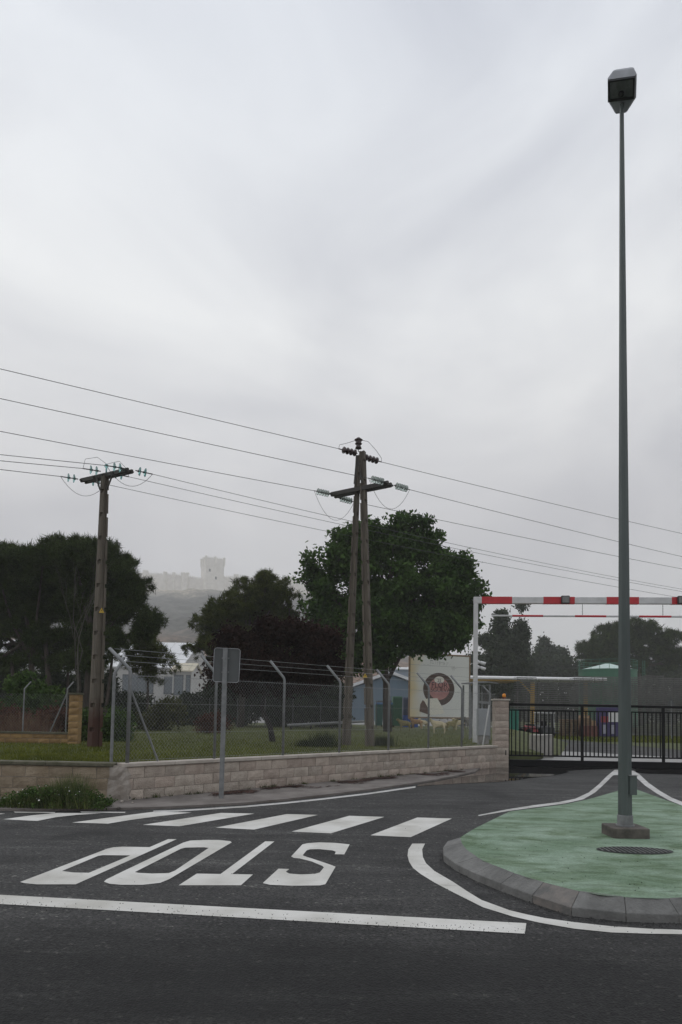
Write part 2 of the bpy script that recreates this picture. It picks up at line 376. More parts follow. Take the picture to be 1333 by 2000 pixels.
def child(me, name, parent, m=None, loc=(0, 0, 0), rot=(0, 0, 0), scale=(1, 1, 1)):
    o = obj(name, me, m, parent); o.location = loc; o.rotation_euler = rot; o.scale = scale; return o
def pmesh(name, v, f4=None, f3=None):
    """fast mesh from arrays of equal-sided faces"""
    me = bpy.data.meshes.new(name); v = np.asarray(v, dtype=np.float32)
    idx = np.asarray(f4 if f4 is not None else f3, dtype=np.int32); k = idx.shape[1]
    me.vertices.add(len(v)); me.vertices.foreach_set('co', v.ravel())
    me.loops.add(idx.size); me.loops.foreach_set('vertex_index', idx.ravel())
    me.polygons.add(len(idx)); me.polygons.foreach_set('loop_start', np.arange(0, idx.size, k, dtype=np.int32))
    me.polygons.foreach_set('loop_total', np.full(len(idx), k, dtype=np.int32))
    me.update(calc_edges=True); return me

# ================================================================== THE GROUND
H = 0.5                                   # level of the lawn behind the block walls
m_earth = mat('far_earth', (0.10, 0.095, 0.06), 0.95, c2=(0.06, 0.065, 0.035), scale=0.03)
struct(MB().add([(-1400, -300, -0.06), (1400, -300, -0.06), (1400, 2000, -0.06), (-1400, 2000, -0.06)], [(0, 1, 2, 3)]).build('ground', m_earth))
road = struct(MB().add([(-90, -60, 0), (90, -60, 0), (90, 75, 0), (-90, 75, 0)], [(0, 1, 2, 3)]).build('road', A_ASPH))

# wall lines (foot of the face towards the road)
CORNER = G(238, 1567, 0.0); PIER = G(972, 1499, 0.0)
WD = (PIER - CORNER); WLEN = WD.length; WD.normalize(); WANG = math.atan2(WD.y, WD.x); WN = Vector((-WD.y, WD.x, 0))   # WN points into the site
LW_A = Vector((CORNER.x - 0.05, CORNER.y + 0.02, 0)); LW_B = Vector((-16.0, CORNER.y + 0.55, 0))
LD = (LW_B - LW_A); LLEN = LD.length; LD.normalize()
GATE_Y = G(1100, 1499, 0.0).y
GATE_X0 = at(990, 1490, GATE_Y).x

# lawn behind the walls, with a bank falling to the drive
c_in = CORNER + WN * 0.1
lw_in = Vector((0, 0.1, 0))
pier_in = PIER + WN * 0.1 + WD * 0.25
bank_top = [Vector((pier_in.x, pier_in.y, H)), Vector((6.2, 26, H)), Vector((9.6, 36, H)), Vector((11.5, 48, H))]
bank_bot = [Vector((GATE_X0 - 0.02, GATE_Y + 0.3, 0.004)), Vector((8.4, 26, 0.004)), Vector((12.0, 36, 0.004)), Vector((14.5, 48, 0.004))]
mb = MB()
mb.poly([(LW_B.x, LW_B.y + .1, H), (LW_A.x, LW_A.y + .1, H), (c_in.x + .02, c_in.y, H)] + [tuple(p) for p in bank_top] + [(-60, 48, H), (-60, 12.5, H)])
for i in range(3):
    mb.add([bank_top[i], bank_bot[i], bank_bot[i + 1], bank_top[i + 1]], [(0, 1, 2, 3)])
lawn = struct(mb.build('lawn', M_LAWN))
m_yard = mat('yard_concrete', (0.27, 0.265, 0.255), 0.8, c2=(0.2, 0.195, 0.19), scale=0.3)
struct(MB().add([(-90, 48, H - .004), (11.4, 48, H - .004), (14, 140, H - .004), (-90, 140, H - .004)], [(0, 1, 2, 3)]).build('yard', m_yard))

# drive and verge behind the gate
struct(MB().poly([G(1088, 1444, .008), G(1205, 1453.5, .008), G(1333, 1465, .008), G(1500, 1484, .008), G(1700, 1424, .008), G(1500, 1412, .008), G(1088, 1406, .008), G(1000, 1404, .008), G(1010, 1440, .008)])
       .build('verge', M_LAWN))
m_apron = mat('apron_concrete', (0.30, 0.295, 0.285), 0.6, c2=(0.24, 0.235, 0.225), scale=1.0, bump=0.2)
struct(MB().poly([G(1062, 1481, .006), G(1086, 1467, .006), G(1160, 1470, .006), G(1333, 1480, .006), G(1500, 1492, .006), G(1500, 1497, .006), G(1050, 1487, .006)]).build('concrete_apron', m_apron))

# pavement strip along the wall with a low kerb edge
pv_out = [(0, 1584), (120, 1583.5), (205, 1583), (330, 1579.5), (480, 1571.5), (560, 1564), (640, 1555), (720, 1545), (800, 1533.5), (850, 1525.5), (890, 1517.5), (928, 1509)]
ZP = 0.035
po = [G(x, y, 0.0) + Vector((0, 0, ZP)) for x, y in pv_out]
inner = [Vector((LW_A.x - 6, LW_A.y + .3, ZP)), Vector((LW_A.x, LW_A.y + .05, ZP)), CORNER + WN * .05 + Vector((0, 0, ZP)), CORNER + WD * WLEN * 0.93 + WN * .05 + Vector((0, 0, ZP))]
mb = MB(); mb.poly(po + inner[::-1])
for i in range(len(po) - 1):
    q = lambda p: (p.x, p.y, -0.02)
    mb.add([q(po[i]), q(po[i + 1]), po[i + 1], po[i]], [(0, 1, 2, 3)])
mb.add([po[-1], (po[-1].x, po[-1].y, -0.02), (inner[-1].x, inner[-1].y, -0.02), inner[-1]], [(0, 1, 2, 3)])
pavement = struct(mb.build('pavement', M_PAVE))

# standing water in the dip before the gate
m_water = bpy.data.materials.new('puddle_water'); m_water.use_nodes = True
b = m_water.node_tree.nodes['Principled BSDF']; b.inputs['Base Color'].default_value = (0.022, 0.021, 0.02, 1); b.inputs['Roughness'].default_value = 0.015
b.inputs['IOR'].default_value = 1.5; b.inputs['Specular IOR Level'].default_value = 0.6
n = m_water.node_tree.nodes.new('ShaderNodeTexNoise'); n.inputs['Scale'].default_value = 2.0
bp = m_water.node_tree.nodes.new('ShaderNodeBump'); bp.inputs['Strength'].default_value = 0.012; bp.inputs['Distance'].default_value = 0.02
m_water.node_tree.links.new(n.outputs['Fac'], bp.inputs['Height']); m_water.node_tree.links.new(bp.outputs['Normal'], b.inputs['Normal'])
ZW = 0.008
sh = [(815, 1535.5), (850, 1533), (900, 1530), (940, 1528.5), (980, 1526.5), (1010, 1523.5), (1030, 1520), (1060, 1517), (1085, 1514), (1100, 1510.5), (1112, 1507.5), (1106, 1505.6), (1125, 1504), (1160, 1502.5), (1195, 1501.5), (1200, 1500.3)]
w_back = [Vector((8.3, GATE_Y + 0.05, ZW)), Vector((GATE_X0, GATE_Y + .3, ZW)), PIER + WN * .1 + Vector((0, 0, ZW)), CORNER + WD * WLEN * 0.72 + WN * .1 + Vector((0, 0, ZW))]
mb = MB().poly([G(x, y, ZW) for x, y in sh] + w_back)
struct(mb.build('puddle', m_water), 'still dark puddle mirroring the wall and gate')
mb = MB().poly([G(x, y, ZW) for x, y in [(1243, 1508.5), (1262, 1510.5), (1300, 1511.5), (1350, 1513), (1450, 1514), (1450, 1501), (1240, 1499)]])
struct(mb.build('puddle', m_water), 'narrow dark puddle along the gate track right of the lamp post')

# ---- painted markings: parts of the road
ZM = 0.004
def mark(name, pts, m=A_WHITE, holes=(), z=ZM, label=None):
    o = MB().poly([G(x, y, z) for x, y in pts], [[G(x, y, z) for x, y in h] for h in holes]).build(name, m, road)
    if label: o['label'] = label
    return o
mark('stop_line', [(-500, 1736.7), (-500, 1719.7), (0, 1747.5), (1028.5, 1803), (1025.5, 1823.5), (0, 1765.5)][::-1])
z2 = lambda p: (p[0] / 3.3325 + 300, p[1] / 3.3325 + 1560)
z1 = lambda p: (p[0] / 3.3325, p[1] / 3.3325 + 1560)
mark('stop_letter', [z2(p) for p in [(712, 549), (815, 455), (885, 457), (862, 476), (885, 487), (960, 493), (1050, 489), (1083, 480), (1110, 447), (1100, 437), (1030, 408), (950, 388), (915, 385), (897, 375), (970, 297), (1005, 289), (1080, 284), (1180, 287), (1278, 297), (1243, 362), (1180, 361), (1188, 345), (1165, 336), (1080, 328), (1020, 329), (998, 336), (972, 368), (985, 374), (1060, 398), (1140, 425), (1186, 442), (1120, 556), (1085, 564), (900, 566), (760, 560)]], label='painted letter S')
mark('stop_letter', [z2(p) for p in [(165, 563), (570, 563), (648, 493), (512, 490), (788, 278), (728, 277), (437, 490), (283, 487)]], label='painted letter T')
mark('stop_letter', [z1(p) for p in [(678, 540), (692, 526), (800, 473), (1195, 285), (1240, 272), (1330, 268), (1420, 268), (1500, 276), (1510, 284), (1105, 522), (1045, 547), (930, 560), (790, 560), (715, 553)]],
     holes=[[z1(p) for p in [(880, 477), (1180, 325), (1210, 318), (1330, 316), (1360, 320), (1140, 468), (1100, 484), (990, 487), (900, 482)]]], label='painted letter O')
mark('stop_letter', [z1(p) for p in [(132, 542), (300, 478), (700, 325), (740, 316), (800, 312), (975, 315), (1095, 263), (1152, 263), (505, 552), (495, 557), (240, 557), (160, 549)]],
     holes=[[z1(p) for p in [(405, 470), (640, 372), (670, 367), (850, 369), (580, 482), (480, 480)]]], label='painted letter P')
for st in ([(-70, 1595), (-5, 1591), (11, 1589), (-45, 1587)],
           [(7, 1600), (73, 1603.4), (110, 1596), (150, 1591.6), (198, 1588.4), (112, 1587.6), (62, 1592.5)],
           [(141, 1606.5), (211.5, 1608.6), (255, 1601.4), (309, 1594.2), (375, 1587), (303, 1585.2), (237, 1593.6)],
           [(279, 1611), (351, 1613.7), (497.5, 1589), (432, 1587.6)],
           [(421.5, 1616.4), (496.5, 1620.3), (621.7, 1591.5), (560.5, 1590)],
           [(570, 1624), (646.6, 1627.5), (751.5, 1595.4), (682.5, 1593.3)],
           [(723.6, 1631.4), (802.5, 1635), (883, 1598.7), (815.5, 1596.6)]):
    mark('zebra_stripe', st)
def band(name, outer, inner, m):
    mb = MB(); n = len(outer); a = [G(x, y, ZM) for x, y in outer]; c = [G(x, y, ZM) for x, y in inner]
    for i in range(n - 1): mb.add([a[i], c[i], c[i + 1], a[i + 1]], [(0, 1, 2, 3)])
    o = mb.build(name, m, road)
    if o.data.polygons[0].normal.z < 0: o.data.flip_normals()
    return o
for x0, x1, yy in ((27, 109, 1585.4), (157, 246, 1585.2)):
    mark('edge_dash', [(x0, yy - .2), (x1, yy + .6), (x1 - 2, yy + 2.2), (x0 + 3, yy + 1.6)])
eo = [(300, 1583.4), (350, 1582), (480, 1573.8), (560, 1566.6), (630, 1559.2), (720, 1548.6), (812, 1535.4)]
band('edge_line', eo, [(x, y + 2.9) for x, y in eo], A_WHITE_OLD)
band('island_line', [(805.5, 1647.6), (798, 1659), (796.5, 1671), (799.5, 1683), (807, 1695), (822, 1707), (850, 1724.2), (886, 1743), (944, 1772), (1002, 1790), (1053, 1801.7), (1122, 1813.7), (1194, 1821), (1267, 1823.5), (1333, 1824.5), (1500, 1823)],
     [(830.5, 1647.6), (825, 1659), (826.5, 1674), (832.5, 1686), (849, 1701), (885, 1722), (912, 1740), (940.6, 1757.5), (995, 1777.5), (1030, 1786), (1065, 1793), (1122, 1801), (1194, 1809), (1267, 1813.7), (1333, 1816), (1500, 1815)], A_WHITE)
band('nose_line', [(934, 1592), (991, 1580.7), (1043, 1572.6), (1091.7, 1566.5), (1124, 1560), (1150, 1548), (1169.7, 1532), (1186, 1515.7), (1200.5, 1503.6), (1212, 1503.4), (1238, 1505.5), (1249, 1511.8), (1267, 1528.7), (1290, 1545), (1312.6, 1558), (1333, 1566), (1400, 1586)],
     [(936, 1593.6), (994, 1583.8), (1049.5, 1576.2), (1104, 1569.2), (1140, 1561), (1163, 1547.6), (1182.7, 1529.5), (1197, 1515), (1200.5, 1513.8), (1212, 1513.8), (1236, 1514), (1242, 1517.4), (1260, 1534), (1283, 1549.5), (1306, 1562.5), (1333, 1573.5), (1400, 1594)], A_WHITE_OLD)
band('drive_line', [(1086, 1453.5), (1096, 1455), (1103, 1459), (1106, 1463)], [(1086, 1455.5), (1095, 1457), (1100, 1460.5), (1102, 1464)], A_WHITE_OLD)

# ---- traffic island
def zi(Y): return 0.16 - max(0.0, Y - 8.2) * 0.0205
def GI(px, py, dz=0.0):
    z = 0.12
    for _ in range(6): z = max(0.012, zi(G(px, py, z).y)) + dz
    return G(px, py, z)
gi_front = [(899, 1636), (904, 1650.6), (915, 1663), (944, 1681.4), (987.7, 1699.6), (1031, 1714.8), (1082, 1728.6), (1125, 1739.4), (1176, 1748.5), (1230.4, 1753), (1285, 1755), (1333, 1754), (1400, 1748), (1470, 1735), (1540, 1710), (1590, 1680), (1600, 1650)]
gi_back = [(1560, 1625), (1500, 1605), (1440, 1595), (1400, 1594), (1333, 1574), (1290, 1558.7), (1255, 1546), (1241, 1541), (1222, 1536.5), (1205.7, 1545), (1150, 1561), (1104, 1571), (1049.5, 1578), (996, 1585), (966, 1599), (927, 1618.5)]
island = thing('traffic_island', 'low traffic island with worn green coating and grey kerb stones', 'traffic island', (0, 0, 0)); island['kind'] = 'structure'
mb = MB()
pts = [GI(x, y) for x, y in gi_front + gi_back]
# triangulated top with extra interior rows so that it follows the fall of the surface
bm = bmesh.new(); vsb = [bm.verts.new(p) for p in pts]; fc = bm.faces.new(vsb)
bm.normal_update()
if fc.normal.z < 0: fc.normal_flip()
for yc in np.arange(6, 16, 0.7):
    bmesh.ops.bisect_plane(bm, geom=bm.verts[:] + bm.edges[:] + bm.faces[:], plane_co=(0, yc, 0), plane_no=(0, 1, 0))
for v in bm.verts:
    v.co.z = max(0.012, zi(v.co.y))
bmesh.ops.triangulate(bm, faces=bm.faces[:])
me = bpy.data.meshes.new('green_surface'); bm.to_mesh(me); bm.free()
obj('green_surface', me, A_GREEN, island)
bk = [GI(x, y) for x, y in gi_back]
mb = MB()
for i in range(len(bk) - 1):
    a, c = bk[i], bk[i + 1]; mb.add([(a.x, a.y, -.03), a, c, (c.x, c.y, -.03)], [(0, 1, 2, 3)])
a, c = bk[-1], GI(899, 1636); mb.add([(a.x, a.y, -.03), a, c, (c.x, c.y, -.03)], [(0, 1, 2, 3)])
mb.build('island_edge', M_RUSTK, island)
k_out = [(875, 1643), (863.8, 1658), (868, 1673), (900, 1694), (950, 1715.5), (1010, 1738), (1068, 1758.5), (1118, 1773.5), (1170, 1780.5), (1228, 1784.5), (1286, 1787), (1340, 1787), (1412, 1781), (1490, 1765), (1570, 1735), (1625, 1697), (1640, 1655)]
# resample both curves into equal kerb stones
def resample(pts, n):
    P = [Vector(p) for p in pts]; d = [0]
    for i in range(1, len(P)): d.append(d[-1] + (P[i] - P[i - 1]).length)
    out = []
    for k in range(n + 1):
        t = d[-1] * k / n; i = max(j for j in range(len(d)) if d[j] <= t + 1e-9); i = min(i, len(P) - 2)
        f = (t - d[i]) / max(1e-6, d[i + 1] - d[i]); out.append(P[i].lerp(P[i + 1], f))
    return out
ki = [GI(x, y) for x, y in gi_front]; ko = [G(x, y, 0.065) for x, y in k_out]
NK = 20
ki_r = resample(ki, NK); ko_r = resample(ko, NK)
for i in range(NK):
    g = 0.004
    a0 = ki_r[i].lerp(ki_r[i + 1], g); a1 = ki_r[i].lerp(ki_r[i + 1], 1 - g); b0 = ko_r[i].lerp(ko_r[i + 1], g); b1 = ko_r[i].lerp(ko_r[i + 1], 1 - g)
    dz = random.uniform(-.003, .003)
    up = Vector((0, 0, 0.006 + dz)); dn = lambda p: Vector((p.x, p.y, -.03))
    mbk = MB(); mbk.hull([dn(a0), dn(b0), dn(b1), dn(a1)], [a0 + up, b0 + up * .5, b1 + up * .5, a1 + up])
    o = mbk.build('kerb_stone', M_RUSTK if i == 6 else M_KERB, island, bevel=0.006)
    if i == 6: o['label'] = 'rust stained kerb stone'
mb = MB()
for i in range(NK):
    lo = Vector((0, 0, -.02)); mb.add([ki_r[i] + lo, ko_r[i] + lo, ko_r[i + 1] + lo, ki_r[i + 1] + lo], [(0, 1, 2, 3)])
mb.build('kerb_bedding', M_MORTAR, island)

# manhole in the island
mc = GI(1240, 1661.5)
man = thing('manhole_cover', 'dark oval ribbed cast iron manhole cover in the green island', 'manhole cover', (mc.x, mc.y, mc.z))
rx, ry = 0.40, 0.19
ell = lambda a, b, z: [(a * math.cos(t), b * math.sin(t), z) for t in np.linspace(0, 2 * math.pi, 37)[:-1]]
mb = MB(); o1 = ell(rx, ry, .006); o2 = ell(rx * .95, ry * .9, .006); o3 = ell(rx * .95, ry * .9, .002)
mb.add(o1 + o2 + o3, [(i, (i + 1) % 36, 36 + (i + 1) % 36, 36 + i) for i in range(36)] + [(36 + i, 36 + (i + 1) % 36, 72 + (i + 1) % 36, 72 + i) for i in range(36)])
m_iron = mat('cast_iron', (0.05, 0.056, 0.052), 0.6, c2=(0.03, 0.034, 0.032), scale=20, spec=.2)
mb.build('frame', m_iron, man)
MB().poly(ell(rx * .95, ry * .9, .003)).build('cover_plate', M_BLACK, man)
rib = MB().box((-.008, -1, 0), (.008, 1, .012)).mesh('rib')
for k in range(15):
    x = -0.35 + 0.05 * k; hh = ry * .85 * math.sqrt(max(0.02, 1 - (x / (rx * .95)) ** 2))
    child(rib, 'rib', man, mat('worn_iron', (.12, .125, .12), .5, c2=(.07, .075, .07), scale=15), (x, 0, .002), scale=(1, hh, .7))

# ================================================================== STREET LAMP
lb = GI(1221.5, 1632)
lamp = thing('street_lamp', 'tall grey green street lamp with square head standing on the island', 'street lamp', (lb.x, lb.y, lb.z - .01))
PW = lb.y / F
def oct_(w, d, z, c=.28): return [(sx * w, sy * d, z) for sx, sy in ((-1 + c, -1), (1 - c, -1), (1, -1 + c), (1, 1 - c), (1 - c, 1), (-1 + c, 1), (-1, 1 - c), (-1, -1 + c))]
MB().hull(oct_(.215, .2, -.05, .12), oct_(.215, .2, .125, .12)).build('base_plinth', mat('dirty_concrete', (0.13, 0.115, 0.10), 0.9, c2=(0.06, 0.055, 0.048), scale=5, bump=.4), lamp, bevel=.012)
topz = at(1215, 204, lb.y).z - lamp.location.z; topx = at(1214.8, 204, lb.y).x - lb.x
lean = lambda z: topx * z / topz
zs = [0.12, .5, 1.0, 2, 4, 6, 7.5, topz]
MB().tube([(lean(z), 0, z) for z in zs], [(.086 + (.0265 - .086) * (z / topz)) for z in zs], 8).build('pole', M_LAMP, lamp)
MB().lathe((0, 0, .12), (0, 0, 1), [(.105, 0), (.105, .02), (.089, .022), (.089, .13), (.086, .135)], 24).build('base_sleeve', M_GALV, lamp)
hz = at(1221, 1534, lb.y).z - lamp.location.z
hatch = MB().box((.02, -.106, hz - .1), (.10, -.05, hz + .12)).build('access_hatch', M_LAMP, lamp, bevel=.004)
MB().box((.01, -.112, hz + .122), (.105, -.05, hz + .13)).build('hatch_lid', M_GALV, hatch)
# head: projects from the pole towards the road
HX = 0.0; TZ = 0.0

head = MB()
def sect(y, w, z0, z1, c=.03): return [(HX - w + c, y, z0), (HX + w - c, y, z0), (HX + w, y, z0 + c), (HX + w * .92, y, z1 - c), (HX + w * .72, y, z1), (HX - w * .72, y, z1), (HX - w * .92, y, z1 - c), (HX - w, y, z0 + c)]
head.hull(sect(.12, .075, TZ - .05, TZ + .05, .02), sect(-.01, .168, TZ - .02, TZ + .09))
head.hull(sect(-.01, .168, TZ - .02, TZ + .09), sect(-.295, .168, TZ - .02, TZ + .04, .02))
head.hull(sect(-.295, .168, TZ - .02, TZ + .04, .02), sect(-.325, .12, TZ + .055, TZ + .08, .008))
hd = head.build('lamp_head', mat('head_grey', (0.48, 0.50, 0.54), 0.45, var=.1), lamp)
def und(y): return TZ - .02
fr = MB()
for (x0, x1, y0, y1) in ((-.158, -.135, -.29, -.03), (.135, .158, -.29, -.03), (-.135, .135, -.29, -.27), (-.135, .135, -.055, -.03)):
    a = [(HX + x0, y0, und(y0) - .02), (HX + x1, y0, und(y0) - .02), (HX + x1, y1, und(y1) - .02), (HX + x0, y1, und(y1) - .02)]
    c = [(p[0], p[1], p[2] + .03) for p in a]; fr.hull(a, c)
fr.build('lens_frame', M_DARKM, hd)
a = [(HX - .135, -.27, und(-.27) - .006), (HX + .135, -.27, und(-.27) - .006), (HX + .135, -.055, und(-.055) - .006), (HX - .135, -.055, und(-.055) - .006)]
MB().hull(a, [(p[0], p[1], p[2] + .01) for p in a]).build('lens', M_GLASSD, hd)
hd.location = (topx, 0, topz + .05); hd.rotation_euler = (R(-12), R(12), R(-24))
MB().lathe((HX, -.11, und(-.11) - .03), (0, 0, 1), [(.02, 0), (.034, .006), (.034, .03)], 16).build('bulb_socket', M_DARKM, hd)

# ================================================================== BLOCK WALLS
def block_variants(name, L_, Hh, D, n=5, rough=.012):
    out = []
    for k in range(n):
        g = np.random.default_rng(100 + k); nx, nz = 5, 3; mb = MB()
        V = []
        for j in range(nz + 1):
            for i in range(nx + 1):
                edge = i in (0, nx) or j in (0, nz)
                V.append((L_ * i / nx, (0.006 if edge else -g.uniform(0, rough)), Hh * j / nz))
        Fs = [(j * (nx + 1) + i, j * (nx + 1) + i + 1, (j + 1) * (nx + 1) + i + 1, (j + 1) * (nx + 1) + i) for j in range(nz) for i in range(nx)]
        mb.add(V, Fs)
        mb.add([(0, .006, 0), (L_, .006, 0), (L_, D, 0), (0, D, 0), (0, .006, Hh), (L_, .006, Hh), (L_, D, Hh), (0, D, Hh)],
               [(3, 2, 1, 0), (4, 5, 6, 7), (1, 2, 6, 5), (2, 3, 7, 6), (3, 0, 4, 7)])
        out.append(mb.mesh(name))
    return out
def lay(parent, length, courses, hb, lb_, depth, mats, variants, first=0.0, gap=.009, z0=0.0, pick=None):
    for j in range(courses):
        x = -(0.5 * lb_ if j % 2 else 0) ; k = 0
        while x < length - .02:
            a = max(x, 0) + gap / 2; e = min(x + lb_, length) - gap / 2
            if e - a > .03:
                o = child(random.choice(variants), 'block', parent, None, (a, random.uniform(-.003, .003), z0 + j * hb + gap / 2), scale=((e - a) / .40, 1, (hb - gap) / .19))
                o.material_slots[0].link = 'OBJECT'; o.material_slots[0].material = pick(a, j) if pick else random.choice(mats)
            x += lb_
bv = block_variants('block', .40, .19, .18)
for me in bv: me.materials.append(M_BLOCK)
M_BLOCKb = mat('split_block_pink', (0.45, 0.375, 0.32), 0.95, c2=(0.34, 0.28, 0.235), scale=5, bump=0.9, bscale=38, detail=8, objrand=.13)
M_BLOCKc = mat('split_block_grey', (0.44, 0.385, 0.33), 0.95, c2=(0.33, 0.285, 0.24), scale=5, bump=0.9, bscale=38, detail=8, objrand=.13)
M_PATCH = mat('rendered_patch', (0.36, 0.325, 0.29), 0.9, c2=(0.27, 0.235, 0.2), scale=6, bump=.5)
wall = thing('block_wall', 'long pinkish split block wall with pale coping below the chain link fence', 'wall', CORNER, WANG)
lay(wall, WLEN - .02, 3, .19, .40, .18, [M_BLOCK, M_BLOCKb, M_BLOCKc], bv)
MB().box((.02, .014, -.05), (WLEN - .03, .17, .565)).build('mortar_core', M_MORTAR, wall)
ncop = 12
for i in range(ncop):
    x0 = i * WLEN / ncop; x1 = (i + 1) * WLEN / ncop
    child(MB().box((x0 + .003, -.035, .572), (x1 - .003, .22, .632)).mesh('coping'), 'coping', wall, M_COPE).modifiers.new('b', 'BEVEL').width = .008
bw_ang = math.atan2(-LD.y, -LD.x)
lwall = thing('block_wall', 'older stained brown block wall with mossy dark coping behind the weeds', 'wall', LW_B, bw_ang)
lay(lwall, LLEN, 3, .19, .40, .18, [M_BLOCK2], bv, pick=lambda x, j: M_BLOCKc if (x > LLEN - .55 and j < 2 and j > 0) else M_BLOCK2)
MB().box((.02, .014, -.05), (LLEN - .03, .17, .565)).build('mortar_core', M_MORTAR, lwall)
for i in range(10):
    x0 = i * LLEN / 10; x1 = (i + 1) * LLEN / 10 - (.10 if i == 9 else 0)
    child(MB().box((x0 + .003, -.04, .572), (x1 - .003, .2, .634 + random.uniform(-.004, .004))).mesh('coping'), 'coping', lwall, M_COPE2).modifiers.new('b', 'BEVEL').width = .012
# broken rendered corner where the two walls meet
mb = MB(); cg = np.random.default_rng(5)
prof = []
for j in range(9):
    z = -.03 + .62 * j / 8; w = .13 - .05 * j / 8
    prof.append([(x + cg.uniform(-.02, .02), y + cg.uniform(-.018, .018), z + cg.uniform(-.01, .01)) for x, y in ((-w - .12, -.015), (-w * .6, -.045), (0.02, -.06), (w, -.035), (w + .02, .1), (-w - .12, .12))])
for j in range(8): mb.add(prof[j] + prof[j + 1], [(i, (i + 1) % 6, 6 + (i + 1) % 6, 6 + i) for i in range(6)])
mb.add(prof[8], [tuple(range(6))])
o = mb.build('corner_render', M_PATCH, lwall); o.location = (LLEN + .03, .0, 0); o['label'] = 'crumbling rendered corner'
# rubble at the broken corner
def rock(r, seed, sq=.7):
    g = np.random.default_rng(seed); bm = bmesh.new(); bmesh.ops.create_icosphere(bm, subdivisions=2, radius=r)
    for v in bm.verts:
        v.co *= 1 + g.uniform(-.22, .22); v.co.z *= sq
    me = bpy.data.meshes.new('rubble_stone'); bm.to_mesh(me); bm.free(); return me
for k, (px, py, r_, mm, lab) in enumerate([(247, 1562, .075, mat('dark_stone', (0.09, 0.08, 0.072), .9), 'large dark rubble stone at the broken wall corner'), (238, 1567, .03, M_PATCH, 'pale rubble chip beside the dark stone at the wall corner'),
                                      (213, 1570, .022, M_PATCH, 'small pale chip left of the wall corner near the weeds'), (259, 1569, .02, M_PATCH, 'small pale chip on the pavement right of the dark corner stone'), (232, 1580, .03, mat('dark_stone', (0, 0, 0)), 'dark lump on the road edge below the wall corner')]):
    p = G(px, py, ZP if py < 1575 else .02)
    o = obj('rubble_stone', rock(r_, 40 + k), mm); o.location = (p.x, p.y, p.z + r_ * .4); tag(o, lab, 'stone', 'rubble at the wall corner')

# gate pier
pier_p = at(978, 1497, PIER.y - .02)
PWD = .40
pier = thing('gate_pier', 'square block gate pier with pale cap at the end of the wall', 'gate pier', (at(966, 1497, PIER.y).x, PIER.y - .05, 0))
bvp = block_variants('block', .40, .19, .38)
for me in bvp: me.materials.append(M_BLOCK)
ptop = at(978, 1365, PIER.y).z
nco = max(3, round((ptop - .05) / .2)); hb = (ptop - .05) / nco
for j in range(nco):
    o = child(bvp[j % 5], 'block', pier, None, (0.004, 0.0, j * hb + .004), scale=(.98, 1, (hb - .008) / .19))
    o.material_slots[0].link = 'OBJECT'; o.material_slots[0].material = random.choice([M_BLOCK, M_BLOCKb, M_BLOCKc])
MB().box((.012, .02, -.05), (.385, .37, ptop - .055)).build('mortar_core', M_MORTAR, pier)
MB().hull([(-.03, -.03, ptop - .05), (.43, -.03, ptop - .05), (.43, .42, ptop - .05), (-.03, .42, ptop - .05)], [(-.03, -.03, ptop), (.43, -.03, ptop), (.43, .42, ptop), (-.03, .42, ptop)]).build('pier_cap', M_COPE, pier, bevel=.01)
MB().box((.30, -.012, .36), (.325, .02, .5)).build('lock_slot', M_BLACK, pier)
bc = at(985, 1365, PIER.y + .1)
bec = thing('warning_beacon', 'small amber warning beacon on top of the gate pier', 'beacon', (bc.x, bc.y, ptop))
MB().lathe((0, 0, 0), (0, 0, 1), [(.05, 0), (.05, .05), (.045, .055)], 16).build('base', mat('beacon_base', (0.10, 0.02, 0.012), .4), bec)
MB().lathe((0, 0, .055), (0, 0, 1), [(.05, 0), (.052, .04), (.045, .08), (.025, .1), (.005, .104)], 16).build('dome', mat('amber_plastic', (0.75, 0.27, 0.02), .25), bec, smooth=True)

# ================================================================== CHAIN LINK FENCE ON THE WALL
def wall_t(px, py, z=.632):
    """distance along the long wall of a pixel column"""
    v = ray(px, py); n = WN; s = (CORNER - Vector((0, 0, 0)) + WN * .09).dot(n) / v.dot(n)
    p = v * s; return (Vector((p.x, p.y, 0)) - CORNER).dot(WD)
fence = thing('chain_link_fence', 'galvanised chain link fence with bent posts and barbed strands on the wall', 'fence', CORNER + WN * .09, WANG)
ZC = .632; HB = 1.58
posts = [wall_t(249, 1487), wall_t(419, 1478), wall_t(553, 1470), wall_t(663, 1465), wall_t(759, 1460), wall_t(837, 1457), wall_t(902, 1454)]
ARM = Vector((-.19, .24, .34))
def post_mesh(r=.026, hb=HB, arm=ARM):
    return MB().tube([(0, 0, -.02), (0, 0, hb - .06), (arm.x * .06, arm.y * .06, hb), (arm.x * .2, arm.y * .2, hb + arm.z * .14), (arm.x, arm.y, hb + arm.z)], r, 8).mesh('post')
pm = post_mesh()
for k, t in enumerate(posts):
    o = child(pm, 'post', fence, M_GALV, (t, 0, ZC), scale=(1.25, 1.25, 1) if k == 0 else (1, 1, 1))
    o.data.polygons.foreach_set('use_smooth', [True] * len(o.data.polygons))
t0, t1 = posts[0] - .0, WLEN - .02
RC = Vector((t0 - .13, .30, 0))          # corner post where the fence turns back
child(post_mesh(.028, HB - .02, Vector((.22, .1, .27))), 'post', fence, M_GALV, (RC.x, RC.y, ZC - .05))
MB().tube([(t0 + .02, 0, ZC + 1.22), (wall_t(309, 1484), .0, ZC + .01)], .019, 8).build('brace', M_GALV, fence)
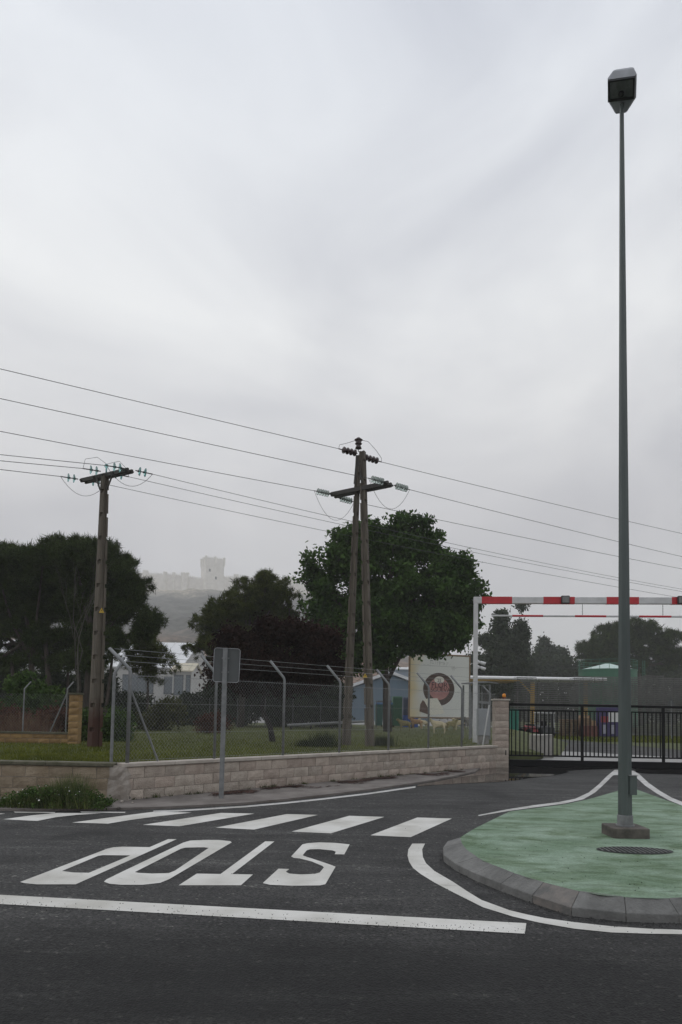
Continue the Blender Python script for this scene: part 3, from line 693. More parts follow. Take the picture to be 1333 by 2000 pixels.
def chainlink(mb, p, q, h, pitch=.066, r=.00105, z0=0.0, knuckle=True):
    """woven diagonals between two points: every wire a thin three-sided rod"""
    p = Vector(p); q = Vector(q); L_ = (q - p).length; d = (q - p) / L_; nrm = d.cross(Vector((0, 0, 1)))
    P = lambda u, z, o: p + d * u + Vector((0, 0, z0 + z)) + nrm * o
    def rod(a, c):
        a = Vector(a); c = Vector(c); w = (c - a).normalized(); s_ = w.cross(nrm).normalized()
        tri = [s_ * r, (-s_ * .5 + nrm * .87) * r, (-s_ * .5 - nrm * .87) * r]
        mb.add([a + x for x in tri] + [c + x for x in tri], [(0, 1, 4, 3), (1, 2, 5, 4), (2, 0, 3, 5)])
    slope = 1.15
    n0 = int(h / slope / pitch) + 1
    for k in range(-n0, int(L_ / pitch) + 1):
        u = k * pitch; ua, za = u, 0.0; ub, zb = u + h / slope, h
        if ua < 0: za = -ua * slope; ua = 0
        if ub > L_: zb = h - (ub - L_) * slope; ub = L_
        if zb - za > .02: rod(P(ua, za, .002), P(ub, zb, .002))
        if zb - za > .02: rod(P(L_ - ua, za, -.002), P(L_ - ub, zb, -.002))
    if knuckle:
        for k in range(int(L_ / pitch)):
            u = k * pitch; rod(P(u, h - .01, 0), P(u + .004, h + .02, 0))
mb = MB(); chainlink(mb, (t0, -.005, ZC + .02), (t1, -.005, ZC + .02), 1.46)
chainlink(mb, (RC.x, RC.y, ZC), (t0, 0, ZC), 1.46)
o = mb.build('mesh_netting', M_WIRE, fence); o['kind'] = 'stuff'
for z in (.04, .5, 1.0, 1.46):
    MB().tube([(t0, -.008, ZC + z), (t1, -.008, ZC + z)], .0022 if z != 1.46 else .003, 4).build('line_wire', M_WIRE, fence)
for f in (.35, .66, .97):
    MB().tube([(t0 + ARM.x * f, ARM.y * f, ZC + HB + ARM.z * f), (t1 + ARM.x * f, ARM.y * f, ZC + HB + ARM.z * f)], .0032, 4).build('barbed_strand', M_WIRE, fence)

# ---- traffic sign seen from behind
sb = G(432.5, 1559, ZP)
sign = thing('traffic_sign', 'grey back of a small rectangular road sign on a galvanised post', 'road sign', sb)
stz = at(441, 1266, sb.y); sl = Vector((stz.x - sb.x, 0, stz.z - sb.z))
MB().bar((0, 0, -.1), sl, .078, .06, side=(0, 1, 0)).build('post', M_GALV, sign, bevel=.008)
MB().box((-.035, -.028, sl.z - .012), (.035, .028, .0 + sl.z + .004)).build('post_cap', M_GALV, sign).location = (sl.x, 0, 0)
cz = (at(441, 1299, sb.y).z - sb.z); cxs = at(442.5, 1299, sb.y).x - sb.x
def rrect(w, h, r, y, n=5):
    out = []
    for cx_, cz_, a0 in ((w - r, h - r, 0), (-w + r, h - r, 90), (-w + r, -h + r, 180), (w - r, -h + r, 270)):
        for k in range(n): a = R(a0 + 90 * k / (n - 1)); out.append((cx_ + r * math.cos(a), y, cz_ + r * math.sin(a)))
    return out
plate = MB(); w_, h_ = 25.5 * sb.y / F, 33.5 * sb.y / F
plate.hull(rrect(w_, h_, .05, 0), rrect(w_, h_, .05, .004))
M_SIGNB = mat('sign_back_grey', (0.085, 0.092, 0.093), 0.55, var=.08, scale=2)
po_ = plate.build('sign_plate', M_SIGNB, sign); po_.location = (cxs, .04, cz); po_.rotation_euler = (0, R(1.2), R(6))
rim = MB(); a = rrect(w_, h_, .05, -.024); c = rrect(w_ - .006, h_ - .006, .045, -.024); a2 = rrect(w_, h_, .05, .003); N_ = len(a)
rim.add(a + c + a2, [(i, (i + 1) % N_, N_ + (i + 1) % N_, N_ + i) for i in range(N_)] + [(i, 2 * N_ + i, 2 * N_ + (i + 1) % N_, (i + 1) % N_) for i in range(N_)])
rm = rim.build('folded_rim', mat('aluminium_edge', (0.5, 0.51, 0.53), .35, metal=.4), po_)
for dz in (.12, -.12):
    MB().box((-.06, -.035, cz + dz - .012), (.06, .012, cz + dz + .012)).build('bracket', M_GALV, sign).location = (cxs - .02, 0.025, 0)

# ================================================================== SLIDING GATE
gz = lambda py: at(1100, py, GATE_Y).z
gx0 = at(991, 1440, GATE_Y).x; gx1 = at(1470, 1440, GATE_Y).x
gate = thing('sliding_gate', 'black sliding gate of upright bars closing the factory drive', 'gate', (0, GATE_Y, 0))
zt, zr, zm = gz(1377.5), gz(1388.5), gz(1477)
zb0, zb1 = gz(1499.5) + .02, gz(1485)
MB().box((gx0, -.03, zt - .035), (gx1, .03, zt + .035)).build('top_rail', M_BLACK, gate)
MB().box((gx0, -.02, zr - .02), (gx1, .02, zr + .02)).build('upper_rail', M_BLACK, gate)
MB().box((gx0, -.025, zm - .022), (gx1, .025, zm + .022)).build('lower_rail', M_BLACK, gate)
MB().box((gx0 - .05, -.06, zb0), (gx1, .06, zb1)).build('bottom_beam', M_BLACK, gate, bevel=.01)
for px in (993, 1137.5, 1296, 1440):
    x = at(px, 1440, GATE_Y).x; MB().box((x - .035, -.031, zb1), (x + .035, .031, zt - .03)).build('stile', M_BLACK, gate)
barm = MB().box((-.014, -.014, zm), (.014, .014, zr)).mesh('bar'); nb_ = int((gx1 - gx0 - .1) / .121)
for k in range(nb_): child(barm, 'bar', gate, M_BLACK, (gx0 + .13 + k * .121, 0, 0))
MB().box((gx0 - .05, -.05, .012), (gx1, .05, .03)).build('track', M_GALV, gate)
whl = MB().lathe((0, -.02, 0), (0, 1, 0), [(.05, 0), (.06, .01), (.06, .03), (.05, .04)], 14).mesh('wheel')
for px in (1030, 1180, 1330): child(whl, 'wheel', gate, M_DARKM, (at(px, 1497, GATE_Y).x, 0, .075))

# low concrete wall just inside the gate
lcw = G(1062, 1481, .0)
o = MB().hull([(-.09, 0, 0), (.40, .12, 0), (.34, .42, 0), (-.02, 1.0, 0), (-.28, .8, 0)], [(-.09, 0, .80), (.40, .12, .83), (.34, .42, .83), (-.02, 1.0, .80), (-.28, .8, .78)]).build('low_wall', mat('pale_concrete', (0.36, 0.345, 0.32), .85, c2=(.25, .24, .22), scale=2, bump=.3), bevel=.02)
o.location = lcw; tag(o, 'short pale concrete upstand wall just inside the gate', 'wall')

# ================================================================== HEIGHT BARRIER
HBY = 24.0
hbL = at(928, 1450, HBY); hbL.z = H
hdir = at(1333, 1173, 23.35) - at(932, 1172, HBY)
hdir.z = 0; hl = hdir.length; hdir.normalize()
barr = thing('height_barrier', 'white vehicle height barrier with red bands over the gate drive', 'height barrier', (hbL.x, hbL.y, 0), math.atan2(hdir.y, hdir.x))
bz = at(931, 1172.6, HBY).z
topd = at(930.5, 1172, HBY).x - hbL.x
BL = 10.6
def px_to_b(px):   # along the beam
    v = ray(px, 1180); o = Vector((hbL.x, hbL.y, 0)); n = Vector((-hdir.y, hdir.x, 0)); s = o.dot(n) / v.dot(n); p = v * s
    return (Vector((p.x, p.y, 0)) - o).dot(hdir)
MB().box((-.075, -.075, H - .1), (.075, .075, bz - .12)).build('post', M_WHITE, barr, bevel=.012)
MB().box((BL - .075, -.075, -.1), (BL + .075, .075, bz - .12)).build('post', M_WHITE, barr, bevel=.012)
BH = .117
MB().box((-.08, -.082, bz - BH), (BL + .08, .082, bz + BH)).build('beam', M_WHITE, barr, bevel=.015)
xb = px_to_b(941); stp = px_to_b(1061) - px_to_b(1000)
edges = [px_to_b(p) for p in (941, 1000, 1061, 1122, 1184, 1247, 1311, 1374, 1438)]
for k in range(0, 8, 2): MB().box((edges[k], -.086, bz - BH - .004), (edges[k + 1], .086, bz + BH + .004)).build('red_band', M_RED, barr)
lz = at(1100, 1205.5, HBY).z + .0
l0 = px_to_b(961)
MB().tube([(l0, 0, lz), (BL - .7, 0, lz)], .034, 10).build('hanging_bar', M_WHITE, barr)
for p0, p1 in ((1001, 1061), (1123, 1184), (1248, 1311), (1374, 1436)): MB().tube([(px_to_b(p0), 0, lz), (px_to_b(p1), 0, lz)], .0365, 10).build('red_sleeve', M_RED, barr)
for px in (985, 1138, 1295):
    if px == 985: continue
    x = px_to_b(px); mb = MB(); zc = bz - BH
    k = 0
    while zc > lz + .03:
        mb.tube([(x + .012 * math.cos(t) * (k % 2), .012 * math.cos(t) * (1 - k % 2), zc - .035 + .03 * math.sin(t)) for t in np.linspace(0, 2 * math.pi, 9)], .005, 4, False); zc -= .045; k += 1
    mb.build('chain', M_GALV, barr)
for px in (1103, 1329):
    x = px_to_b(px); fl = MB().box((x - .14, -.2, bz - .13), (x + .14, -.088, bz + .15)).build('floodlight', M_DARKM, barr, bevel=.02)
    MB().box((x - .115, -.206, bz - .10), (x + .115, -.199, bz + .12)).build('floodlight_glass', mat('flood_glass', (.16, .165, .16), .2), fl)

# cameras on the barrier post
for k, (py, tip) in enumerate(((1293, 1), (1303, 0))):
    z = at(936, py, HBY).z; x = .09
    cmr = thing('security_camera', ('upper' if k == 0 else 'lower') + ' white security camera mounted on the barrier post', 'camera', (hbL.x, hbL.y, z), 0, 'cameras on the barrier post')
    MB().lathe((.05, 0, 0), (1, 0, 0), [(.06, 0), (.075, .03), (.06, .08), (.03, .1)], 14).build('mount', M_WHITE, cmr, smooth=True)
    d = Vector((.8, -.25, -.32 if k else -.28)).normalized()
    MB().lathe((.14, 0, 0), d, [(.03, 0), (.05, .04), (.06, .07), (.06, .22), (.055, .23)], 14).build('housing', M_WHITE, cmr, smooth=True)
    e = Vector((.14, 0, 0)) + d * .228
    MB().lathe(e, d, [(.05, 0), (.05, .008)], 14).build('lens', M_BLACK, cmr)

# cabinet, canopy frame and white stay beside the pier
kb = at(945, 1440, 22.5)
cab = thing('utility_cabinet', 'tall grey utility cabinet behind the wall beside the gate pier', 'cabinet', (at(934.5, 1440, 22.5).x, 22.5, H))
cw = (at(957, 1440, 22.5).x - at(934.5, 1440, 22.5).x); ch0 = at(945, 1437, 22.5).z - H; ch1 = at(945, 1384, 22.5).z - H
M_CAB = mat('cabinet_grey', (.30, .315, .33), .5, var=.06, scale=2)
MB().box((0, 0, ch0), (cw, .3, ch1)).build('cabinet_body', M_CAB, cab, bevel=.008)
MB().box((.02, -.012, ch0 + .02), (cw * .78, .0, ch1 - .02)).build('cabinet_door', M_CAB, cab, bevel=.004)
MB().box((.02, .02, -.02), (cw - .02, .28, ch0)).build('plinth', M_CONC, cab)
can = thing('carport_canopy', 'light grey flat canopy on thin posts behind the barrier post', 'canopy', (at(918, 1440, 26).x, 26, H))
q = lambda px, py: (at(px, py, 26).x - can.location.x, 0, at(px, py, 26).z - H)
A1, A2, A3 = q(916, 1336), q(954, 1333), q(974, 1336)
mb = MB(); th = .05
for (a, c) in ((A1, A2), (A2, A3)):
    mb.hull([(a[0], 0, a[2]), (c[0], 0, c[2]), (c[0], 1.6, c[2] + .05), (a[0], 1.6, a[2] + .05)], [(a[0], 0, a[2] + th), (c[0], 0, c[2] + th), (c[0], 1.6, c[2] + .05 + th), (a[0], 1.6, a[2] + .05 + th)])
mb.build('roof_sheet', M_GALV, can)
for px in (919, 936, 958):
    x = q(px, 1400)[0]
    for y_ in (.1, 1.5): MB().box((x - .03, y_ - .03, -.05), (x + .03, y_ + .03, A1[2])).build('post', M_GALV, can)
B1, B2 = q(918, 1369), q(955, 1373); MB().bar((B1[0], .05, B1[2]), (B2[0], .05, B2[2]), .09).build('cross_rail', M_GALV, can)
sty = 21.6
s0, s1 = at(943, 1455, sty), at(956, 1377, sty)
stay = thing('white_stay', 'slim white leaning stay pole with jointed arm beside the gate pier', 'stay pole', (s0.x, s0.y, H))
MB().tube([(0, 0, 0), (s1.x - s0.x, 0, s1.z - H)], .022, 8).build('pole', M_WHITE, stay)
aj = [at(x, y, sty) for x, y in ((956, 1376), (958, 1362), (957, 1355), (944, 1341))]
MB().tube([(p.x - s0.x, 0, p.z - H) for p in aj], .03, 8).build('arm', M_GALV, stay)

# ================================================================== CONCRETE POWER POLES
def conc_pole(parent, name, p0, p1, w0, w1, d0, d1, rz, holes_from=.6, stain=False, hole_step=.62):
    """tapered concrete leg with a sunk web in front and a row of sunk pockets down each flank"""
    p0 = Vector(p0); p1 = Vector(p1); Lz = p1.z - p0.z
    cs, sn = math.cos(rz), math.sin(rz)
    def loc(f, x, y):
        w = w0 + (w1 - w0) * f; d = d0 + (d1 - d0) * f; c = p0.lerp(p1, f); X, Y_ = x * w / 2, y * d / 2
        return (c.x + X * cs - Y_ * sn, c.y + X * sn + Y_ * cs, c.z)
    mb = MB()
    prof = [(-.6, -1), (-.42, -1), (-.36, -.62), (.36, -.62), (.42, -1), (.6, -1), (.6, 1), (.42, 1), (.36, .62), (-.36, .62), (-.42, 1), (-.6, 1)]
    n = len(prof); segs = 12; o = len(mb.v)
    V = []
    for s_ in range(segs + 1): V += [loc(s_ / segs, x, y) for x, y in prof]
    Fc = [(s_ * n + i, s_ * n + (i + 1) % n, (s_ + 1) * n + (i + 1) % n, (s_ + 1) * n + i) for s_ in range(segs) for i in range(n)]
    mb.add(V, Fc + [tuple(range(n - 1, -1, -1)), tuple(segs * n + i for i in range(n))])
    # flank skins broken by pockets
    for sx in (-1, 1):
        z = 0.0; cuts = [0.0]
        zz = holes_from
        while zz < Lz - .3: cuts += [zz / Lz, (zz + .11) / Lz]; zz += hole_step
        cuts.append(1.0)
        for a, c in zip(cuts[0::2], cuts[1::2]):
            mb.hull([loc(a, sx * .6, -1), loc(a, sx, -1), loc(a, sx, 1), loc(a, sx * .6, 1)], [loc(c, sx * .6, -1), loc(c, sx, -1), loc(c, sx, 1), loc(c, sx * .6, 1)])
        for ya, yb in ((.35, 1),):
            for a, c in zip(cuts[1::2][:-1], cuts[2::2]):
                mb.hull([loc(a, sx * .6, ya), loc(a, sx, ya), loc(a, sx, yb), loc(a, sx * .6, yb)], [loc(c, sx * .6, ya), loc(c, sx, ya), loc(c, sx, yb), loc(c, sx * .6, yb)])
    return mb.build(name, pole_mat(stain), parent)
def pole_mat(stain):
    nm = 'pole_concrete_tarred' if stain else 'pole_concrete'
    if stain and nm not in MATS:
        m = M_POLEC.copy(); m.name = nm; N, K = nodes_of(m); b = N['Principled BSDF']
        src = b.inputs['Base Color'].links[0].from_socket
        co = N.new('ShaderNodeTexCoord'); sp = N.new('ShaderNodeSeparateXYZ'); K.new(co.outputs['Object'], sp.inputs['Vector'])
        nz = N.new('ShaderNodeTexNoise'); nz.inputs['Scale'].default_value = 6; K.new(co.outputs['Object'], nz.inputs['Vector'])
        ad = N.new('ShaderNodeMath'); ad.operation = 'MULTIPLY_ADD'; ad.inputs[1].default_value = .5; K.new(nz.outputs['Fac'], ad.inputs[0]); K.new(sp.outputs['Z'], ad.inputs[2])
        mr = N.new('ShaderNodeMapRange'); mr.inputs['From Min'].default_value = .95; mr.inputs['From Max'].default_value = 1.55; K.new(ad.outputs['Value'], mr.inputs['Value'])
        mx = N.new('ShaderNodeMix'); mx.data_type = 'RGBA'; K.new(mr.outputs['Result'], mx.inputs['Factor']); mx.inputs['A'].default_value = (.055, .022, .014, 1); K.new(src, mx.inputs['B'])
        K.new(mx.outputs['Result'], b.inputs['Base Color']); MATS[nm] = m
    return MATS[nm]
def disc_string(parent, p, d, n, rad, pitch, m, capm, name='insulator_string'):
    """cap-and-pin discs along direction d from p; returns the end point"""
    p = Vector(p); d = Vector(d).normalized()
    core = MB(); core.tube([p, p + d * (n * pitch + .16)], .014, 6)
    for k in range(n): core.lathe(p + d * (.06 + k * pitch), d, [(.03, 0), (.035, .03), (.02, .05)], 8)
    st = core.build(name, capm, parent)
    for k in range(n):
        MB().lathe(p + d * (.075 + k * pitch), d, [(.025, 0), (rad * .7, .012), (rad, .03), (rad * .97, .045), (rad * .6, .036), (.03, .05)], 14).build('insulator_disc', m, st, smooth=True)
    return p + d * (n * pitch + .16)
def jumper(parent, a, c, drop, r=.006, off=(0, 0, 0)):
    a = Vector(a); c = Vector(c); off = Vector(off)
    pts = [a.lerp(c, t) + (Vector((0, 0, -drop)) + off) * (4 * t * (1 - t)) for t in np.linspace(0, 1, 13)]
    return MB().tube(pts, r, 5).build('jumper_cable', M_CABLE, parent)
LDIR = Vector((1.78, 1.0, 0)).normalized()
def danger_plate(parent, p, s=.11):
    o = MB().hull([(-s, 0, 0), (s, 0, 0), (0, 0, s * 1.9)], [(-s, .004, 0), (s, .004, 0), (0, .004, s * 1.9)]).build('danger_plate', mat('danger_yellow', (.55, .36, .04), .5), parent); o.location = p
    b_ = MB().poly([(-.012, .5 * s, 0), (.02, .95 * s, 0), (.004, .93 * s, 0), (.022, 1.35 * s, 0), (-.016, .88 * s, 0), (.0, .9 * s, 0)])
    me = b_.mesh('bolt_mark'); me.transform(Matrix.Rotation(R(90), 4, 'X')); k = obj('bolt_mark', me, M_BLACK, o); k.location = (0, -.003, 0)

# single pole on the left
LY = 17.6
pb_ = at(185, 1464, LY); lp = thing('power_pole', 'single concrete power pole with tarred foot and teal glass insulators', 'power pole', (pb_.x, LY, H))
tp = at(205.5, 930, LY); ptl = Vector((tp.x - pb_.x, 0, tp.z - H))
conc_pole(lp, 'pole', (0, 0, -.1), ptl, .29, .16, .26, .145, R(46), holes_from=.5, stain=True)
danger_plate(lp, (at(204, 1199, LY).x - pb_.x, -.2, at(204, 1199, LY).z - H), .07)
ca0 = at(163, 940, LY + .5); ca1 = at(255, 919, LY - .45)
loc = lambda v: Vector((v.x - pb_.x, v.y - LY, v.z - H))
c0, c1 = loc(ca0), loc(ca1)
xa = MB(); dvec = (c1 - c0).normalized(); pn = Vector((-dvec.y, dvec.x, 0)).normalized()
for s_ in (-1, 1): xa.bar(c0 + pn * s_ * .07, c1 + pn * s_ * .07, .05, .10)
for t in (0.02, .3, .5, .7, .98): xa.bar(c0.lerp(c1, t) - pn * .13, c0.lerp(c1, t) + pn * .13, .05, .04)
xarm = xa.build('crossarm', M_STEELD, lp)
mid = loc(at(205, 960, LY))
for f in (.33, .68): MB().bar(c0.lerp(c1, f) - Vector((0, .12, .03)), mid + Vector((.09 if f > .5 else -.09, -.11, .02)), .03).build('arm_brace', M_STEELD, lp)
ends_L = []
vl = {}
for k, (f, n_) in enumerate(((.01, 'a'), (.5, 'b'), (.99, 'c'))):
    base = c0.lerp(c1, f) + Vector((0, 0, .03 if k != 1 else .10))
    e1 = disc_string(lp, base - LDIR * .14, -LDIR + Vector((0, 0, -.02)), 2, .115, .14, M_TEAL, M_STEELD)
    e2 = disc_string(lp, base + LDIR * .14, LDIR + Vector((0, 0, -.03)), 2, .115, .14, M_TEAL, M_STEELD)
    vl[k] = (e1, e2)
    if k != 1: jumper(lp, e1, e2, .42)
    else:
        pin = base + Vector((0, 0, .12)); MB().lathe(pin, (0, 0, 1), [(.02, -.15), (.02, 0), (.05, .02), (.055, .06), (.03, .1)], 10).build('pin_insulator', M_TEAL, lp, smooth=True)
        MB().tube([e1, e1 + Vector((.05, 0, .25)), pin + Vector((-.25, 0, .28)), pin + Vector((0, 0, .1)), pin + Vector((.3, .1, .22)), e2 + Vector((-.05, 0, .2)), e2], .006, 5).build('jumper_cable', M_CABLE, lp)

# twin-legged pole in the middle
CY_ = 20.5
cb = at(699, 1462, CY_); cp = thing('power_pole', 'twin legged concrete power pole with dark porcelain and pale glass insulators', 'power pole', (cb.x, CY_, H))
lc = lambda px, py, dy=0.0: Vector((at(px, py, CY_ + dy).x - cb.x, dy, at(px, py, CY_ + dy).z - H))
bl = lc(676, 1464, .25); bl.z = -.1; br = lc(723, 1464, -.2); br.z = -.1
conc_pole(cp, 'leg', bl, lc(700.5, 890, .12), .22, .125, .20, .12, R(-28), holes_from=.9)
conc_pole(cp, 'leg', br, lc(708.5, 882, -.1), .235, .165, .20, .15, R(-24), holes_from=.6)
danger_plate(cp, lc(713.5, 1324, -.38), .075)
# steel cap plates at the head
mb = MB(); mb.bar(lc(698, 889, -.22), lc(693, 945, -.2), .06, .02); mb.bar(lc(699, 900, -.24), lc(708, 943, -.24), .04, .02)
mb.build('head_bracket', M_STEELD, cp)
x0, x1 = lc(651, 967.5, .55), lc(762, 945, -.55)
dv = (x1 - x0).normalized(); pn = Vector((-dv.y, dv.x, 0)).normalized()
xa = MB()
for s_ in (-1, 1): xa.bar(x0 + pn * s_ * .1, x1 + pn * s_ * .1, .07, .13)
for t in (.01, .99): xa.bar(x0.lerp(x1, t) - pn * .2, x0.lerp(x1, t) + pn * .2, .05, .05)
xa.build('crossarm', M_STEELD, cp)
# top phase: brown porcelain strain strings and a pin insulator
hd_ = lc(704, 887, -.1)
def brown_string(p, d, n):
    p = Vector(p); d = Vector(d).normalized(); st = MB().tube([p, p + d * (n * .125 + .15)], .016, 6).build('insulator_string', M_STEELD, cp)
    for k in range(n): MB().lathe(p + d * (.05 + k * .125), d, [(.03, 0), (.095, .02), (.105, .05), (.09, .075), (.04, .1)], 14).build('insulator_disc', M_BROWN, st, smooth=True)
    return p + d * (n * .125 + .15)
w1l = brown_string(hd_ - LDIR * .10 + Vector((0, 0, 0)), -LDIR + Vector((0, 0, .02)), 4)
w1r = brown_string(hd_ + LDIR * .12 + Vector((0, 0, -.06)), LDIR + Vector((0, 0, -.05)), 4)
pt = lc(700.5, 876, -.1); MB().tube([pt + Vector((0, 0, -.1)), pt], .014, 6).build('pin', M_STEELD, cp)
MB().lathe(pt, (0, 0, 1), [(.10, 0), (.085, .05), (.06, .1), (.10, .13), (.11, .15), (.07, .2), (.12, .25), (.13, .27), (.07, .31), (.04, .34)], 16).build('pin_insulator', M_BROWN, cp, smooth=True)
ptop_ = pt + Vector((0, 0, .28))
MB().tube([w1l, w1l + Vector((.02, 0, .12)), w1l.lerp(ptop_, .5) + Vector((-.05, 0, .03)), ptop_, ptop_ + Vector((.3, .1, -.02)), ptop_ + Vector((.55, .2, -.25)), w1r + Vector((0, 0, .12)), w1r], .007, 5).build('jumper_cable', M_CABLE, cp)
bi = x0.lerp(x1, .02); bj = x0.lerp(x1, .98)
w3l = disc_string(cp, bi - LDIR * .12, -LDIR + Vector((0, 0, .03)), 5, .105, .085, M_PALEG, M_STEELD)
w3r = disc_string(cp, bi + LDIR * .15 + Vector((0, 0, -.06)), LDIR + Vector((0, 0, -.06)), 5, .105, .085, M_PALEG, M_STEELD)
w2l = disc_string(cp, bj - LDIR * .12 + Vector((0, 0, .03)), -LDIR + Vector((0, 0, .03)), 5, .105, .085, M_PALEG, M_STEELD)
w2r = disc_string(cp, bj + LDIR * .18, LDIR + Vector((0, 0, -.06)), 5, .105, .085, M_PALEG, M_STEELD)
jumper(cp, w3l, w3r, .75); jumper(cp, w2l, w2r, .75)

# ---- conductors: each its own thing
def wire(label, a, c, sag, r=.0085):
    a = Vector(a); c = Vector(c)
    pts = [a.lerp(c, t) - Vector((0, 0, sag * 4 * t * (1 - t))) for t in np.linspace(0, 1, 33)]
    tag(MB().tube(pts, r, 5, False).build('power_line', M_CABLE), label, 'power line', 'overhead power lines')
def far_end(start, px, py, Yp, ext):
    """carry the line on through the point seen at the frame edge"""
    q = at(px, py, Yp); s_ = Vector(start); d = (q - s_); return s_ + d * ext
gl = lambda o, v: Vector((o.location.x + v.x, o.location.y + v.y, o.location.z + v.z))
for (e, pxy, lab) in ((w1l, (0, 716), 'topmost power line running left from the twin legged pole'), (w2l, (0, 774), 'second highest power line running left from the twin legged pole'), (w3l, (0, 838), 'third power line running left from the twin legged pole end of its crossarm')):
    wire(lab, gl(cp, e), far_end(gl(cp, e), *pxy, 15.9, 3.2), .06)
for (e, pxy, lab) in ((w1r, (1333, 1030), 'topmost power line running right from the twin legged pole'), (w2r, (1333, 1075), 'second power line running right from the twin legged pole'), (w3r, (1333, 1099), 'third power line running right from behind the twin legged pole')):
    wire(lab, gl(cp, e), far_end(gl(cp, e), *pxy, 28.2, 3.0), .3)
for k, (pl_, pr_, lab) in enumerate((((0, 915), (980, 1081), 'lowest'), ((0, 898), (980, 1065.6), 'middle'), ((0, 886), (980, 1058.6), 'upper'))):
    e1, e2 = vl[k]
    wire(lab + ' power line running left from the single tarred pole', gl(lp, e1), far_end(gl(lp, e1), *pl_, 16.4, 6), .04)
    wire(lab + ' thin power line running right from the single tarred pole', gl(lp, e2), far_end(gl(lp, e2), *pr_, 24.2, 3.5), .55, .007)
# ================================================================== OCHRE WALL ON THE LEFT
OY = 18.8
oa = Vector((-16.5, OY - .35, H)); ob = Vector((at(133, 1455, OY).x, OY, H))
od = (ob - oa); ol = od.length
ow = thing('ochre_wall', 'low ochre block wall with grey coping and a taller end pier', 'wall', oa, math.atan2(od.y, od.x))
ovb = block_variants('block', .40, .19, .14)
for me in ovb: me.materials.append(M_OCHRE)
M_OCHREb = mat('ochre_block_dark', (0.31, 0.2, 0.09), 0.95, c2=(0.23, 0.145, 0.065), scale=3, bump=0.6, bscale=50, objrand=.1)
ztop_o = at(60, 1429, OY).z - H
lay(ow, ol, 3, (ztop_o - .054 + .12) / 3, .30, .14, [M_OCHRE, M_OCHREb], ovb, z0=-.12)
MB().box((0, .014, -.15), (ol, .13, ztop_o - .04)).build('mortar_core', M_MORTAR, ow)
for i in range(8): child(MB().box((ol * i / 8 + .003, -.03, ztop_o - .05), (ol * (i + 1) / 8 - .003, .17, ztop_o)).mesh('coping'), 'coping', ow, M_COPE2)
pw = at(152, 1450, OY).x - at(132.5, 1450, OY).x; pzt = at(142, 1353, OY).z - H
nn = round((pzt - .05) / .175); hh_ = (pzt - .05 + .12) / nn
for j in range(nn):
    o = child(ovb[j % 5], 'block', ow, None, (ol + .005, -.06, -.12 + j * hh_ + .004), scale=(pw / .4, 2.0, (hh_ - .008) / .19))
    o.material_slots[0].link = 'OBJECT'; o.material_slots[0].material = random.choice([M_OCHRE, M_OCHREb])
MB().box((ol + .02, -.04, -.15), (ol + pw - .02, .2, pzt - .052)).build('pier_core', M_MORTAR, ow)
MB().box((ol - .03, -.09, pzt - .05), (ol + pw + .03, .26, pzt)).build('pier_cap', M_COPE2, ow)
of_ = thing('chain_link_fence', 'thin wire fence with leaning brace on top of the ochre wall', 'fence', oa, math.atan2(od.y, od.x))
for k, px in enumerate((45, 128)):
    x = (at(px, 1425, OY).x - oa.x); hbp = at(px, 1345, OY).z - H - ztop_o
    mm = MB().tube([(0, 0, 0), (0, 0, hbp), (.12, .12, hbp + .2)], .02, 8).mesh('post'); child(mm, 'post', of_, M_GALV, (x, .06, ztop_o))
    if k: MB().tube([(x, .06, ztop_o + hbp * .9), (x - (at(128, 1400, OY).x - at(98, 1400, OY).x), .06, ztop_o)], .018, 8).build('brace', M_GALV, of_)
mb = MB(); chainlink(mb, (ol - 5.5, .06, ztop_o), (ol, .06, ztop_o), 1.05, pitch=.075, r=.0012, knuckle=False)
o = mb.build('mesh_netting', M_WIRE, of_); o['kind'] = 'stuff'

# ================================================================== VEGETATION
def leafmat(name, c, c2, island=.45, trans=.2, scale=.7, rough=.6):
    return mat(name, c, .85, c2=c2, scale=scale, island=island, trans=trans, spec=.08)
LM_PINE = leafmat('pine_needles', (.055, .078, .022), (.027, .042, .014), trans=.1)
LM_PINE2 = leafmat('pine_needles_yellowish', (.085, .10, .024), (.044, .058, .016), trans=.1)
LM_BROAD = leafmat('broad_leaves', (.072, .130, .030), (.038, .075, .020), trans=.3)
LM_PLUM = leafmat('plum_leaves', (.036, .019, .015), (.019, .011, .009))
LM_POP = leafmat('poplar_leaves', (.055, .072, .038), (.036, .05, .028))
LM_BUSH = leafmat('bush_leaves', (.075, .12, .03), (.04, .075, .02))
LM_HEDGE = leafmat('hedge_leaves', (.035, .05, .022), (.02, .03, .014))
BARK = mat('bark', (.075, .06, .05), .95, c2=(.04, .032, .027), scale=3, stretch=(4, 4, .6), bump=.6, bscale=20)
BARKG = mat('grey_bark', (.085, .078, .065), .95, c2=(.055, .05, .042), scale=4, bump=.3)

